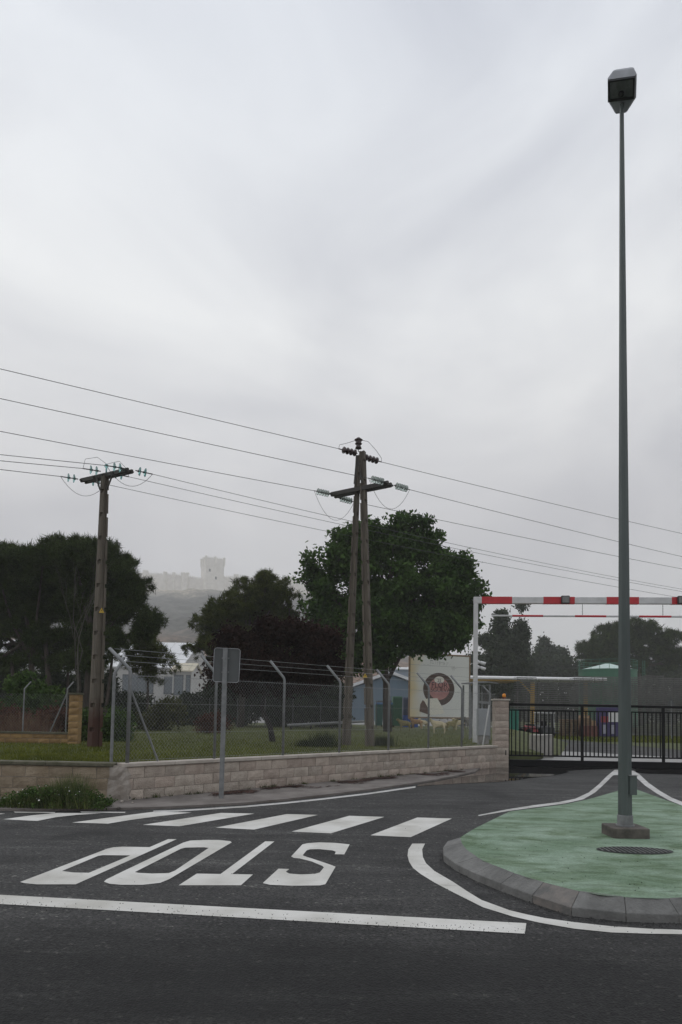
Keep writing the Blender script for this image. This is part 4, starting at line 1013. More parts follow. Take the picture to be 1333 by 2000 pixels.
def lobes_px(lst, Y):
    out = []
    for l in lst:
        px, py, rx_, ry_ = l[:4]; dy = l[4] if len(l) > 4 else 0.0
        c = at(px, py, Y + dy); k = (Y + dy) / F
        out.append((c.x, c.y, c.z, rx_ * k, min(rx_, ry_ * 1.3) * k, ry_ * k))
    return np.array(out)
def clump_centres(lobes, n, g, shell=.72, spill=.06):
    w = lobes[:, 3] * lobes[:, 5]; w = w / w.sum(); C = []
    idx = g.choice(len(lobes), size=n * 3, p=w)
    d = g.normal(size=(n * 3, 3)); d /= np.linalg.norm(d, axis=1)[:, None]
    rr = np.where(g.random(n * 3) < .78, g.uniform(shell, 1 + spill, n * 3), g.uniform(.2, shell, n * 3))
    P = lobes[idx, :3] + d * lobes[idx, 3:6] * rr[:, None]
    keep = np.ones(len(P), bool)
    for k in range(len(lobes)):
        q = ((P - lobes[k, :3]) / lobes[k, 3:6]); inside = (q ** 2).sum(1) < .42 ** 2
        keep &= ~(inside & (idx != k))
    return P[keep][:n]
def puffs(lobes, n, g, shell, spill, pr, kind):
    """clump centres gathered into rounded tufts so that the outline is knobby and has gaps"""
    per = 13; lobes = lobes.copy(); lobes[:, 3:6] = np.maximum(lobes[:, 3:6] - pr * .48, lobes[:, 3:6] * .45)
    C = clump_centres(lobes, max(4, n // per), g, max(.8, shell), spill)
    k = len(C) * per; d = g.normal(size=(k, 3)); d[:, 2] += .35; d /= np.linalg.norm(d, axis=1)[:, None]
    rad = np.repeat(pr * g.uniform(.55, 1.25, len(C)), per) * np.cbrt(g.uniform(.25, 1, k))
    return np.repeat(C, per, 0) + d * rad[:, None] * np.array([1, 1, .8])
def leaves(P, per, rad, size, g, droop=0.0):
    n = len(P) * per
    c = np.repeat(P, per, 0) + g.normal(size=(n, 3)) * rad * np.array([.55, .55, .45])
    a = g.normal(size=(n, 3)); a[:, 2] -= droop; a /= np.linalg.norm(a, axis=1)[:, None]
    b_ = np.cross(a, g.normal(size=(n, 3)) + np.array([0, 0, .8])); b_ /= np.linalg.norm(b_, axis=1)[:, None] + 1e-9
    s = (size * g.uniform(.6, 1.35, n))[:, None]
    V = np.stack([c - a * s, c + b_ * s * .55, c + a * s, c - b_ * s * .55], 1).reshape(-1, 3)
    return V, np.arange(n * 4).reshape(-1, 4)
def needles(P, per, length, width, g, up=.45):
    n = len(P) * per
    d = g.normal(size=(n, 3)); d[:, 2] += up; d /= np.linalg.norm(d, axis=1)[:, None]
    c = np.repeat(P, per, 0) + g.normal(size=(n, 3)) * length * .22
    l = (length * g.uniform(.55, 1.15, n))[:, None]
    s = np.cross(d, g.normal(size=(n, 3))); s /= np.linalg.norm(s, axis=1)[:, None] + 1e-9
    w = (width * g.uniform(.7, 1.3, n))[:, None]
    V = np.stack([c - s * w, c + s * w, c + d * l], 1).reshape(-1, 3)
    return V, np.arange(n * 3).reshape(-1, 3)
def branches(mb, base_pts, lobes, P, g, r0, n_tw, r_tw=.02):
    """limbs from the trunk to every lobe and twigs on to some clumps"""
    for l in lobes:
        t = g.uniform(.35, .95); s = base_pts[0].lerp(base_pts[-1], t) if len(base_pts) == 2 else base_pts[int(t * (len(base_pts) - 1))]
        e = Vector(l[:3]); m_ = s.lerp(e, .5) + Vector((0, 0, -.12 * (e - s).length))
        mb.tube([s, s.lerp(m_, .6), m_, m_.lerp(e, .6), e], [r0, r0 * .8, r0 * .62, r0 * .45, r0 * .25], 6, False)
    if len(P):
        for k in g.choice(len(P), min(n_tw, len(P)), replace=False):
            p = P[k]; j = ((lobes[:, :3] - p) ** 2).sum(1).argmin(); c = Vector(lobes[j, :3]); e = Vector(p)
            mb.tube([c, c.lerp(e, .5) + Vector((0, 0, -.05)), e], [r_tw * 1.6, r_tw, r_tw * .5], 4, False)
def tree(name, label, cat, Y, trunk_px, lobes, kind, leafm, seed, n_cl, per, size, rad=.35, r_trunk=.16, bark=BARK, twigs=60, group=None, ground=None, multi=None, shell=.72, spill=.08, len_=.2, wid=.014, up=.45, puff_r=1.0):
    g = np.random.default_rng(seed)
    base = at(trunk_px[0][0], trunk_px[0][1], Y); gz_ = H if ground is None else ground
    t = thing(name, label, cat, (base.x, Y, gz_), 0, group)
    lb = lobes_px(lobes, Y); off = np.array([base.x, Y, gz_]); lb[:, :3] -= off
    P = puffs(lb, n_cl, g, shell, spill, (.55 if kind == 'leaf' else .5) * puff_r * Y / 31, kind)
    mb = MB(); tp_ = [Vector((0, 0, -.1))] + [Vector((at(x, y, Y).x - base.x, 0, at(x, y, Y).z - gz_)) for x, y in trunk_px[1:]]
    n_ = len(tp_); mb.tube(tp_, [r_trunk * (1 - .6 * i / (n_ - 1)) for i in range(n_)], 9, True)
    for (xy0, xy1, r_) in (multi or []):
        a = Vector((at(xy0[0], xy0[1], Y).x - base.x, g.uniform(-.6, .9), -.1)) if xy0[1] > 1400 else Vector((at(*xy0, Y).x - base.x, 0, at(*xy0, Y).z - gz_)); c = Vector((at(*xy1, Y).x - base.x, g.uniform(-.6, .9), at(*xy1, Y).z - gz_))
        mb.tube([a, a.lerp(c, .5) + Vector((g.uniform(-.1, .1), 0, 0)), c], [r_, r_ * .8, r_ * .5], 8)
    branches(mb, tp_[-2:], lb, P, g, r_trunk * .45, twigs)
    mb.build('trunk', bark, t, smooth=True)
    if kind == 'leaf':
        V, Fq = leaves(P, per, rad, size, g, .3); me = pmesh('crown', V, f4=Fq)
    else:
        V, Fq = needles(P, per, len_, wid, g, up); me = pmesh('crown', V, f3=Fq)
    obj('crown', me, leafm, t)
    return t

tree('pine_tree', 'broad dark pine at the left edge of the picture', 'tree', 31, [(62, 1430), (64, 1330), (58, 1230)],
     [(40, 1118, 80, 62), (-65, 1130, 85, 75, 1), (85, 1096, 62, 48, -1), (-10, 1100, 60, 45, -.5), (15, 1190, 100, 62, 1), (95, 1180, 70, 55, 1.2), (60, 1245, 95, 38, .5), (-70, 1230, 80, 60, 1), (110, 1255, 60, 35, .4), (50, 1292, 90, 18, .3), (-50, 1290, 70, 20), (125, 1295, 40, 16)],
     'needle', LM_PINE, 1, 4000, 50, 0, len_=.30, wid=.017, r_trunk=.2, twigs=160, group='dark pines behind the ochre wall', multi=[((35, 1430), (10, 1250), .11), ((97, 1430), (92, 1250), .17), ((120, 1430), (122, 1270), .09)])
tree('pine_tree', 'dark pine behind the single concrete pole, lower branch reaching right', 'tree', 29.5, [(165, 1430), (172, 1320), (178, 1220)],
     [(150, 1100, 62, 50), (205, 1112, 50, 48, .5), (240, 1135, 38, 45), (178, 1090, 40, 36), (262, 1160, 24, 36), (283, 1152, 12, 24), (190, 1180, 72, 50, 1), (235, 1185, 42, 26), (180, 1245, 60, 38, .6), (292, 1213, 24, 26), (262, 1232, 40, 18), (225, 1250, 40, 25), (175, 1290, 55, 20), (235, 1285, 30, 14)],
     'needle', LM_PINE, 2, 3300, 50, 0, len_=.28, wid=.016, r_trunk=.17, twigs=160, group='dark pines behind the ochre wall', multi=[((138, 1430), (150, 1250), .12), ((205, 1430), (212, 1240), .09)])
tree('young_pine', 'small sparse young pine right of the single concrete pole', 'tree', 34, [(289, 1420), (289, 1330), (284, 1250)],
     [(288, 1262, 30, 26), (262, 1290, 28, 12), (310, 1282, 20, 14), (285, 1300, 38, 16), (300, 1320, 22, 10), (330, 1298, 16, 10)],
     'needle', LM_PINE2, 3, 330, 50, 0, len_=.26, wid=.014, r_trunk=.08, twigs=60)
tree('pine_tree', 'rounded yellowish green pine in front of the castle hill', 'tree', 37, [(470, 1425), (475, 1330), (490, 1220)],
     [(402, 1222, 26, 42), (398, 1190, 16, 20), (418, 1190, 22, 22), (445, 1195, 38, 40), (480, 1165, 36, 40), (492, 1140, 20, 24), (522, 1142, 26, 27), (548, 1152, 22, 24), (565, 1170, 22, 24), (505, 1215, 75, 55, 1), (445, 1265, 62, 45, .5), (375, 1262, 18, 20), (520, 1280, 80, 50, 1), (365, 1268, 12, 8)],
     'needle', LM_PINE2, 4, 3300, 48, 0, len_=.27, wid=.017, r_trunk=.2, twigs=80)
tree('plum_tree', 'low dark purple leaved plum tree with leaning trunk on the lawn', 'tree', 22, [(534, 1452), (528, 1420), (512, 1385), (520, 1330)],
     [(470, 1262, 42, 36), (520, 1242, 48, 32), (575, 1238, 48, 30), (620, 1262, 42, 36), (650, 1300, 28, 34), (470, 1310, 58, 32), (560, 1305, 75, 42), (430, 1320, 35, 22), (610, 1325, 45, 24), (510, 1340, 60, 18)],
     'leaf', LM_PLUM, 5, 1500, 34, .055, rad=.26, r_trunk=.11, twigs=120, bark=mat('dark_bark', (.03, .026, .024), .95))
tree('broadleaf_tree', 'tall leafy green tree behind the twin legged pole and billboard', 'tree', 34, [(758, 1424), (756, 1380), (755, 1330), (745, 1240), (750, 1150)],
     [(735, 1038, 42, 40), (770, 1055, 40, 40), (700, 1068, 52, 46), (664, 1062, 22, 20), (803, 1028, 32, 34), (790, 1075, 52, 46), (840, 1058, 34, 32), (850, 1110, 46, 44), (893, 1110, 34, 30), (920, 1132, 26, 32), (888, 1165, 52, 48), (655, 1108, 52, 46), (615, 1145, 38, 38), (625, 1190, 42, 44), (690, 1150, 64, 58), (770, 1150, 80, 70), (850, 1190, 75, 60), (720, 1225, 90, 56), (815, 1232, 88, 46), (640, 1245, 48, 46), (888, 1225, 42, 40), (725, 1285, 70, 36), (835, 1252, 78, 26), (668, 1285, 45, 36), (590, 1135, 8, 10), (740, 1012, 10, 12), (800, 1006, 8, 9), (940, 1140, 10, 12), (660, 1050, 7, 8)],
     'leaf', LM_BROAD, 6, 4300, 19, .12, rad=.32, r_trunk=.24, twigs=420, puff_r=.85, multi=[((752, 1330), (690, 1200), .1), ((757, 1330), (830, 1190), .1)], spill=.16)
g_pop = 'poplars beyond the gate'
tree('poplar_tree', 'left one of two tall poplars beyond the gate', 'tree', 78, [(976, 1425), (976, 1330), (977, 1230)],
     [(979, 1200, 6, 24), (978, 1228, 11, 34), (976, 1265, 17, 44), (978, 1312, 24, 44), (962, 1290, 10, 30)], 'leaf', LM_POP, 7, 900, 26, .17, rad=.55, r_trunk=.2, group=g_pop, twigs=40, ground=0, spill=.08, puff_r=.27)
tree('poplar_tree', 'right one of two tall poplars beyond the gate', 'tree', 79, [(1010, 1425), (1010, 1330), (1012, 1230)],
     [(1019, 1206, 5, 24), (1006, 1218, 5, 26), (1014, 1238, 11, 28), (1012, 1270, 16, 40), (1011, 1312, 23, 44)], 'leaf', LM_POP, 8, 900, 26, .17, rad=.55, r_trunk=.2, group=g_pop, twigs=40, ground=0, spill=.08, puff_r=.27)
tree('poplar_tree', 'small poplar between the leafy tree and the two tall poplars', 'tree', 84, [(950, 1425), (950, 1330), (950, 1290)],
     [(950, 1262, 12, 24), (950, 1310, 20, 36)], 'leaf', LM_POP, 9, 420, 24, .18, rad=.6, r_trunk=.18, group=g_pop, twigs=20, ground=0, spill=.08, puff_r=.27)
tree('distant_tree', 'slim distant tree rising over the low wood right of the poplars', 'tree', 125, [(1064, 1420), (1064, 1330), (1064, 1290)],
     [(1056, 1272, 9, 22), (1068, 1266, 10, 22), (1076, 1280, 8, 18), (1064, 1300, 22, 24)], 'leaf', LM_POP, 10, 420, 22, .25, rad=.8, r_trunk=.25, twigs=10, ground=0, spill=.08, puff_r=.27)
tree('distant_tree', 'small distant tree right of the slim one over the low wood', 'tree', 128, [(1095, 1420), (1095, 1330), (1095, 1290)],
     [(1095, 1278, 9, 12), (1096, 1300, 16, 18)], 'leaf', LM_POP, 11, 260, 22, .25, rad=.8, r_trunk=.2, twigs=10, ground=0, spill=.08, puff_r=.27)
tree('stone_pine', 'wide umbrella shaped pine behind the green tank', 'tree', 92, [(1250, 1420), (1250, 1340), (1245, 1290)],
     [(1240, 1236, 42, 30), (1195, 1250, 36, 30), (1160, 1268, 30, 22), (1285, 1242, 36, 30), (1318, 1256, 30, 26), (1138, 1280, 22, 16), (1230, 1272, 90, 28), (1310, 1285, 60, 24), (1200, 1295, 60, 20), (1370, 1265, 40, 30)],
     'needle', LM_PINE, 12, 1900, 46, 0, len_=.62, wid=.045, r_trunk=.4, twigs=60, ground=0, puff_r=.7)
# the low wood in the distance reads as one mass
g = np.random.default_rng(31)
lb = lobes_px([(x, 1302 + (x % 37) * .3, 26, 26, (x % 5) * 2) for x in range(930, 1500, 22)] + [(x, 1345, 40, 40) for x in range(900, 1560, 40)] + [(x, 1385, 36, 26) for x in range(880, 1580, 30)], 112)
P = clump_centres(lb, 4200, g); V, Fq = leaves(P, 18, .8, .3, g)
struct(obj('far_wood', pmesh('far_wood', V, f4=Fq), LM_HEDGE), 'low dark wood in the distance beyond the gate', 'stuff')

# shrubs
def shrub(label, Y, base_px, lobes, m, seed, n_cl, per, size, rad=.18, ground=None, twigs=25, name='shrub', group=None):
    return tree(name, label, 'shrub', Y, [base_px, (base_px[0], base_px[1] - 15), (base_px[0], base_px[1] - 40)], lobes, 'leaf', m, seed, n_cl, per, size, rad=rad, r_trunk=.04, twigs=twigs, ground=ground, group=group)
shrub('bright green shrub behind the ochre wall', 21.5, (80, 1440), [(45, 1340, 26, 28), (85, 1365, 28, 40), (60, 1385, 40, 40), (35, 1380, 30, 40), (100, 1355, 18, 20)], LM_BUSH, 21, 420, 22, .06)
shrub('leafy green shrub between the ochre pier and the concrete pole', 20.5, (168, 1462), [(168, 1420, 18, 34), (160, 1440, 14, 24)], LM_BUSH, 22, 150, 20, .05)
shrub('green shrub right of the tarred pole foot', 20.5, (222, 1462), [(215, 1425, 20, 36), (235, 1415, 18, 40), (225, 1445, 28, 20)], LM_BUSH, 23, 240, 20, .05)
shrub('yellowish hedge bush behind the fence corner', 30, (320, 1425), [(312, 1392, 26, 22), (335, 1385, 20, 18), (300, 1410, 30, 20), (345, 1408, 22, 18)], leafmat('yellow_hedge', (.085, .09, .03), (.05, .055, .02)), 24, 300, 20, .07)
for k, (px, yy, rx_, ry_, lab) in enumerate(((380, 1395, 40, 32, 'dark bush in the hedge row behind the road sign'), (450, 1365, 50, 60, 'dark bush in the hedge row right of the road sign'), (560, 1362, 62, 62, 'dark bush in the hedge row left of the plum trunk shade'), (640, 1372, 44, 52, 'dark bush in the hedge row left of the twin legged pole'), (250, 1395, 40, 38, 'dark bush in the hedge row behind the fence corner post'), (180, 1362, 44, 62, 'dark bush in the hedge row behind the tarred pole'), (110, 1358, 46, 66, 'dark bush in the hedge row under the left pines'), (20, 1358, 56, 66, 'dark bush in the hedge row at the far left under the pines'))):
    shrub(lab, 40, (px, 1420), [(px, yy, rx_, ry_), (px + 15, yy + 12, rx_ * .8, ry_ * .7), (px - 18, yy + 10, rx_ * .7, ry_ * .7)], LM_HEDGE, 60 + k, 700, 22, .11, rad=.3, group='hedge row at the back of the lawn')
for k, (px, lab) in enumerate(((405, 'low red brown bush behind the road sign post'), (10, 'red brown dry bush at the left behind the ochre wall'), (112, 'red brown dry bush beside the leaning fence brace'))):
    yy = 1415 if k == 0 else 1408
    shrub(lab, 28 if k == 0 else 20.3, (px, 1432), [(px, yy, 34, 13 if k == 0 else 26)], leafmat('red_dry_leaves', (.10, .042, .026), (.06, .028, .018)), 80 + k, 150, 22, .05, rad=.2)

# dead slim tree in front of the left pine
dt = at(140, 1440, 27); d_ = thing('bare_sapling', 'bare grey sapling standing in front of the left pines', 'tree', (dt.x, 27, H))
mb = MB(); g = np.random.default_rng(3)
def grow(p, d, L_, r, n):
    q = p + d * L_; mid_ = p.lerp(q, .5) + Vector(g.normal(size=3) * .04 * L_); mb.tube([p, mid_, q], [r, r * .85, r * .65], 5, False)
    if n:
        for _ in range(2 + int(g.random() > .5)):
            dd = (d + Vector(g.normal(size=3) * .16)).normalized(); dd.z = abs(dd.z); grow(p.lerp(q, g.uniform(.55, 1)), dd, L_ * g.uniform(.5, .8), r * .55, n - 1)
grow(Vector((0, 0, -.1)), Vector((.03, 0, 1)).normalized(), 3.4, .04, 4)
mb.build('stem', BARKG, d_)

# grass
def blades(P, hmin, hmax, w, g, lean=.35):
    n = len(P); a = g.uniform(0, 2 * math.pi, n); h = g.uniform(hmin, hmax, n); s = np.stack([np.cos(a), np.sin(a), np.zeros(n)], 1) * (w * g.uniform(.6, 1.4, n))[:, None]
    tip = P + np.stack([g.normal(size=n) * lean * h, g.normal(size=n) * lean * h, h], 1)
    return np.stack([P - s, P + s, tip], 1).reshape(-1, 3), np.arange(3 * n).reshape(-1, 3)
g = np.random.default_rng(77)
LM_GRASS = mat('grass_blades', (.135, .15, .022), .85, c2=(.082, .095, .015), scale=.8, island=.4, trans=.2, spec=.05)
n = 110000
Yg = 11.8 / (1 - g.random(n) * (1 - 11.8 / 48)); pxg = g.uniform(-60, 1010, n)
Xg = (pxg - CX) / F * Yg
P = np.stack([Xg, Yg, np.full(n, H)], 1)
rel = P[:, :2] - np.array([CORNER.x, CORNER.y]); dist = rel @ np.array([WN.x, WN.y]); dl = rel @ np.array([WD.x, WD.y])
okm = np.where(Xg < CORNER.x, Yg > CORNER.y + .3, (dist > .22))
bx_ = np.interp(Yg, [p.y for p in bank_top], [p.x for p in bank_top]); okm &= Xg < bx_ - .02
P = P[okm]
V, Ff = blades(P, .03, .075, .006, g); V[:, :] = V
struct(obj('lawn_grass', pmesh('lawn_grass', V, f3=Ff), LM_GRASS), 'short green grass on the lawn behind the walls', 'stuff')
n = 26000
Yg = 38 / (1 - g.random(n) * (1 - 38 / 60)); pxg = g.uniform(1000, 1345, n); Xg = (pxg - CX) / F * Yg
lim = np.interp(pxg, [1000, 1088, 1205, 1333, 1400], [G(1088, 1444).y, G(1088, 1444).y, G(1205, 1453.5).y, G(1333, 1465).y, G(1400, 1472).y])
P = np.stack([Xg, Yg, np.full(n, .008)], 1)[Yg > lim + .3]
V, Ff = blades(P, .05, .12, .012, g)
struct(obj('verge_grass', pmesh('verge_grass', V, f3=Ff), LM_GRASS), 'grass on the verge behind the gate', 'stuff')
# tall grass tufts on the lawn
LM_TUFT = mat('tuft_blades', (.038, .05, .016), .85, c2=(.02, .028, .01), island=.4, spec=.05)
for k, (px, py, sp, hmax, lab) in enumerate(((632, 1462, .40, .55, 'dark tall grass tuft left of the twin legged pole'), (748, 1458, .3, .40, 'tall grass tuft right of the twin legged pole'), (600, 1463, .25, .25, 'short grass tuft left of the larger dark tuft'))):
    p = at(px, py, 19.5 if k != 1 else 20.5); n = 900
    P = np.stack([g.normal(size=n) * sp * .5, g.normal(size=n) * sp * .4, np.zeros(n)], 1)
    V, Ff = blades(P, hmax * .4, hmax, .006, g, .4); o = obj('grass_tuft', pmesh('grass_tuft', V, f3=Ff), LM_TUFT); o.location = (p.x, p.y, H); tag(o, lab, 'grass tuft')
# dry grass behind the ochre wall
n = 2600; P = np.stack([g.uniform(-11.5, -8.2, n), g.uniform(19.2, 20.2, n), np.full(n, H)], 1)
V, Ff = blades(P, .4, 1.0, .007, g, .25)
struct(obj('dry_grass', pmesh('dry_grass', V, f3=Ff), mat('straw', (.20, .12, .06), .8, c2=(.12, .055, .035), island=.3)), 'dry straw coloured grass behind the ochre wall', 'stuff')
# weeds with daisies along the foot of the left wall
wd = G(98, 1578, ZP)
weed = thing('daisy_weeds', 'flowering green weeds with small white daisies against the stained wall', 'weeds', (wd.x, wd.y, ZP))
n = 3800
u = np.clip(g.normal(size=n) * .42, -.85, .78); P = np.stack([u, g.uniform(-.08, .42, n), np.zeros(n)], 1)
hh = (.23 + .2 * np.sin(u * 5.1 + 1) * np.exp(-((u - .35) / .5) ** 2) + .2 * np.exp(-((u - .45) / .25) ** 2)) * np.exp(-(np.abs(u) / .8) ** 4) * g.uniform(.3, 1.1, n) + .05
V, Ff = blades(P, 1, 1, .006, g, .22); V = V.reshape(-1, 3, 3); V[:, 2] = P + (V[:, 2] - P) * hh[:, None]; V = V.reshape(-1, 3)
obj('stems', pmesh('stems', V, f3=Ff), mat('weed_green', (.12, .14, .04), .8, c2=(.045, .068, .02), island=.4, trans=.2), weed)
Pt = P[g.choice(n, 1500)]; uu = Pt[:, 0]; Pt = Pt + np.stack([g.normal(size=1500) * .04, g.normal(size=1500) * .04, .27 * np.exp(-(np.abs(uu) / .8) ** 4) * g.uniform(.15, 1, 1500)], 1)
V, Fq = leaves(Pt, 3, .05, .022, g); obj('leaves', pmesh('leaves', V, f4=Fq), LM_BUSH, weed)
mb = MB()
for k in g.choice(1500, 80):
    p = Vector(Pt[k]) + Vector((0, -.03, .04)); nd = Vector((g.normal() * .4, -.5, .8)).normalized(); s_ = g.uniform(.008, .014); r_ = nd.cross(Vector((1, 0, .1))).normalized(); u_ = nd.cross(r_)
    mb.add([p + (r_ * math.cos(a) + u_ * math.sin(a)) * s_ for a in np.linspace(0, 2 * math.pi, 7)[:-1]], [tuple(range(6))])
mb.build('daisies', mat('petal_white', (.75, .75, .70), .6), weed)['kind'] = 'stuff'
# small weeds along the wall edge to the left
n = 900; P = np.stack([g.uniform(-7.5, -6.0, n), g.uniform(CORNER.y - .5, CORNER.y + .1, n), np.full(n, ZP)], 1); V, Ff = blades(P, .05, .3, .006, g)
tag(obj('grass_tuft', pmesh('grass_tuft', V, f3=Ff), LM_TUFT), 'low weeds at the left edge against the stained wall', 'grass tuft')

LM_EDGE = mat('edge_weeds', (.07, .085, .025), .85, c2=(.035, .045, .015), island=.4, spec=.05)
mbv, mbf, nn_ = [], [], 0
for k in range(46):
    t = g.uniform(.2, WLEN * .9); p = CORNER + WD * t + WN * (-.03); n = int(g.uniform(10, 45)); hmx = g.uniform(.03, .13)
    P = np.stack([p.x + g.normal(size=n) * .035, p.y + g.normal(size=n) * .03 - .02, np.full(n, ZP - .005)], 1)
    V, Ff = blades(P, hmx * .4, hmx, .004, g, .5); mbv.append(V); mbf.append(Ff + nn_); nn_ += len(V)
for k in range(26):
    px = g.uniform(880, 1333); py = np.interp(px, [863, 883, 933, 995, 1060, 1111, 1162, 1212, 1333], [1672, 1692, 1716, 1742, 1766, 1783, 1790, 1794, 1798]); p = G(px, py + 1, 0); n = int(g.uniform(4, 14))
    P = np.stack([p.x + g.normal(size=n) * .012, p.y + g.normal(size=n) * .008, np.zeros(n)], 1)
    V, Ff = blades(P, .012, .04, .003, g, .6); mbv.append(V); mbf.append(Ff + nn_); nn_ += len(V)
struct(obj('edge_weeds', pmesh('edge_weeds', np.concatenate(mbv), f3=np.concatenate(mbf)), LM_EDGE), 'small weeds sprouting along the wall foot and kerb', 'stuff')
# leaf litter drifted along the pavement
mb = MB(); g = np.random.default_rng(9)
for k in range(9000):
    t = g.uniform(1.3, WLEN * .80)
    dd = -.2 - abs(g.normal()) * .14 if g.random() < .65 else -g.uniform(.06, .75)
    if math.sin(t * 4.3 + dd * 3) + math.sin(t * 1.9 + 1 - dd * 7) + math.sin(t * 9.1) * .6 + g.normal() * .35 < (.3 if -.5 < dd < -.15 else .9): continue
    p = CORNER + WD * t + WN * dd; z = ZP + .003 + g.random() * .012; s_ = g.uniform(.012, .045); a = g.uniform(0, 6.28)
    mb.add([(p.x + s_ * math.cos(a + q_) * (1 if i % 2 else .6), p.y + s_ * math.sin(a + q_) * (1 if i % 2 else .6), z + g.uniform(0, .010)) for i, q_ in enumerate((0, 1.5, 3.1, 4.7))], [(0, 1, 2, 3)])
struct(mb.build('leaf_litter', mat('brown_leaves', (.075, .032, .022), .85, c2=(.035, .018, .013), island=.4, scale=5)), 'dark red brown leaf litter drifted along the wall foot', 'stuff')
# crumbs of grit on the road
mb = MB()
for _ in range(330): g.uniform(0, 1040)
for _ in range(900):
    r_ = g.random()
    if r_ < .45: px = g.uniform(0, 1030); py = 1766 + px * .0566 + g.normal() * 6
    elif r_ < .75: px = g.uniform(860, 1333); py = np.interp(px, [860, 940, 1060, 1160, 1333], [1672, 1722, 1768, 1795, 1803]) + abs(g.normal()) * 8
    else: px = g.uniform(0, 1333); py = g.uniform(1600, 1995)
    p = G(px, py, 0); s_ = g.uniform(.002, .0065)
    a = g.uniform(0, 6.28); mb.add([(p.x + s_ * math.cos(a + k * 2.1), p.y + s_ * math.sin(a + k * 2.1), 0.003) for k in range(3)] + [(p.x, p.y, .004 + s_ * 1.2)], [(0, 1, 3), (1, 2, 3), (2, 0, 3)])
struct(mb.build('road_grit', mat('grit', (.03, .029, .028), .9, var=.5, scale=50)), 'loose grit along the road markings', 'stuff')
mb = MB()
for _ in range(140):
    px, py = g.uniform(920, 1330), g.uniform(1560, 1740); p = GI(px, py)
    if py < 1610 and px < 1010: continue
    if py > 1600 + (px - 900) * .42 + 40 and px < 1250: continue
    s_ = g.uniform(.003, .008); a = g.uniform(0, 6.28); mb.add([(p.x + s_ * math.cos(a + k * 2.1), p.y + s_ * math.sin(a + k * 2.1), p.z) for k in range(3)] + [(p.x, p.y, p.z + s_)], [(0, 1, 3), (1, 2, 3), (2, 0, 3)])
struct(mb.build('island_grit', mat('grit', (0, 0, 0))), 'dark crumbs scattered over the green island', 'stuff')

# ================================================================== BILLBOARD AND FLOCK
A_, B_ = at(798, 1402.5, 41.0), at(918.5, 1404, 42.2)
bd = B_ - A_; bd.z = 0; BWd = bd.length; BHt = at(798, 1275, 41.0).z - A_.z
bb = thing('billboard', 'square cheese billboard in a thin brown frame behind the fence', 'billboard', (A_.x, A_.y, A_.z), math.atan2(bd.y, bd.x))
M_FRAME = mat('billboard_frame', (.27, .18, .10), .6, c2=(.18, .12, .07), scale=4)
mp_ = bpy.data.materials.new('poster_print'); mp_.use_nodes = True
N, K = nodes_of(mp_); b = N['Principled BSDF']; co = N.new('ShaderNodeTexCoord'); sp = N.new('ShaderNodeSeparateXYZ'); K.new(co.outputs['Object'], sp.inputs['Vector'])
nz = N.new('ShaderNodeTexNoise'); nz.inputs['Scale'].default_value = .9; K.new(co.outputs['Object'], nz.inputs['Vector'])
ad = N.new('ShaderNodeMath'); ad.operation = 'MULTIPLY_ADD'; ad.inputs[1].default_value = 1.6; K.new(nz.outputs['Fac'], ad.inputs[0]); K.new(sp.outputs['X'], ad.inputs[2])
mr = N.new('ShaderNodeMapRange'); mr.inputs['From Min'].default_value = .75; mr.inputs['From Max'].default_value = 1.75; K.new(ad.outputs['Value'], mr.inputs['Value'])
rp = N.new('ShaderNodeValToRGB'); rp.color_ramp.elements[0].color = (.68, .55, .28, 1); rp.color_ramp.elements[1].color = (.72, .73, .69, 1); K.new(mr.outputs['Result'], rp.inputs['Fac']); K.new(rp.outputs['Color'], b.inputs['Base Color']); b.inputs['Roughness'].default_value = .5
panel = MB().box((.06, 0, .06), (BWd - .06, .04, BHt - .06)).build('poster_panel', mp_, bb)
fw = .09
for lo, hi in (((0, -.02, 0), (fw, .08, BHt)), ((BWd - fw, -.02, 0), (BWd, .08, BHt)), ((fw, -.02, BHt - fw), (BWd - fw, .08, BHt)), ((fw, -.02, 0), (BWd - fw, .08, fw))): MB().box(lo, hi).build('frame_bar', M_FRAME, bb)
for x in (.35, BWd - .35): MB().box((x - .08, .085, H - A_.z - .1), (x + .08, .22, BHt - .1)).build('post', M_STEELD, bb)
uv = lambda x, y: (.06 + (x - 105) / 1110 * (BWd - .12), .06 + (1 - (y - 185) / 1135) * (BHt - .12))
def flat(name, pts, m, y, par=None):
    me = MB().poly([(a, c, 0) for a, c in pts]).mesh(name); me.transform(Matrix(((1, 0, 0, 0), (0, 0, 1, y), (0, 1, 0, 0), (0, 0, 0, 1)))); me.flip_normals()
    return obj(name, me, m, par or panel)
circ = lambda cx, cy, rx_, ry_, n_=40: [uv(cx + rx_ * math.cos(t), cy + ry_ * math.sin(t)) for t in np.linspace(0, 2 * math.pi, n_ + 1)[:-1]]
flat('printed_rind', circ(640, 808, 290, 298), mat('print_brown', (.085, .045, .03), .5, c2=(.055, .03, .02), scale=8), -.004)
flat('printed_label', circ(645, 800, 192, 200), mat('print_pink', (.50, .25, .22), .5, c2=(.40, .17, .16), scale=3), -.008)
flat('printed_seal', circ(645, 638, 92, 64), mat('print_cream', (.76, .73, .65), .5, var=.05), -.012)
flat('printed_wedge', [uv(*p) for p in [(345, 1005), (440, 980), (610, 970), (690, 1100), (750, 1235), (720, 1250), (485, 1278), (430, 1130), (380, 1040)]], mat('print_cheese', (.80, .78, .68), .5, var=.05), -.012)
flat('printed_wedge_rind', [uv(*p) for p in [(345, 1008), (300, 1090), (285, 1215), (430, 1262), (484, 1278), (430, 1132), (380, 1043)]], mat('print_rind', (.14, .075, .05), .5, c2=(.09, .05, .035), scale=6), -.013)
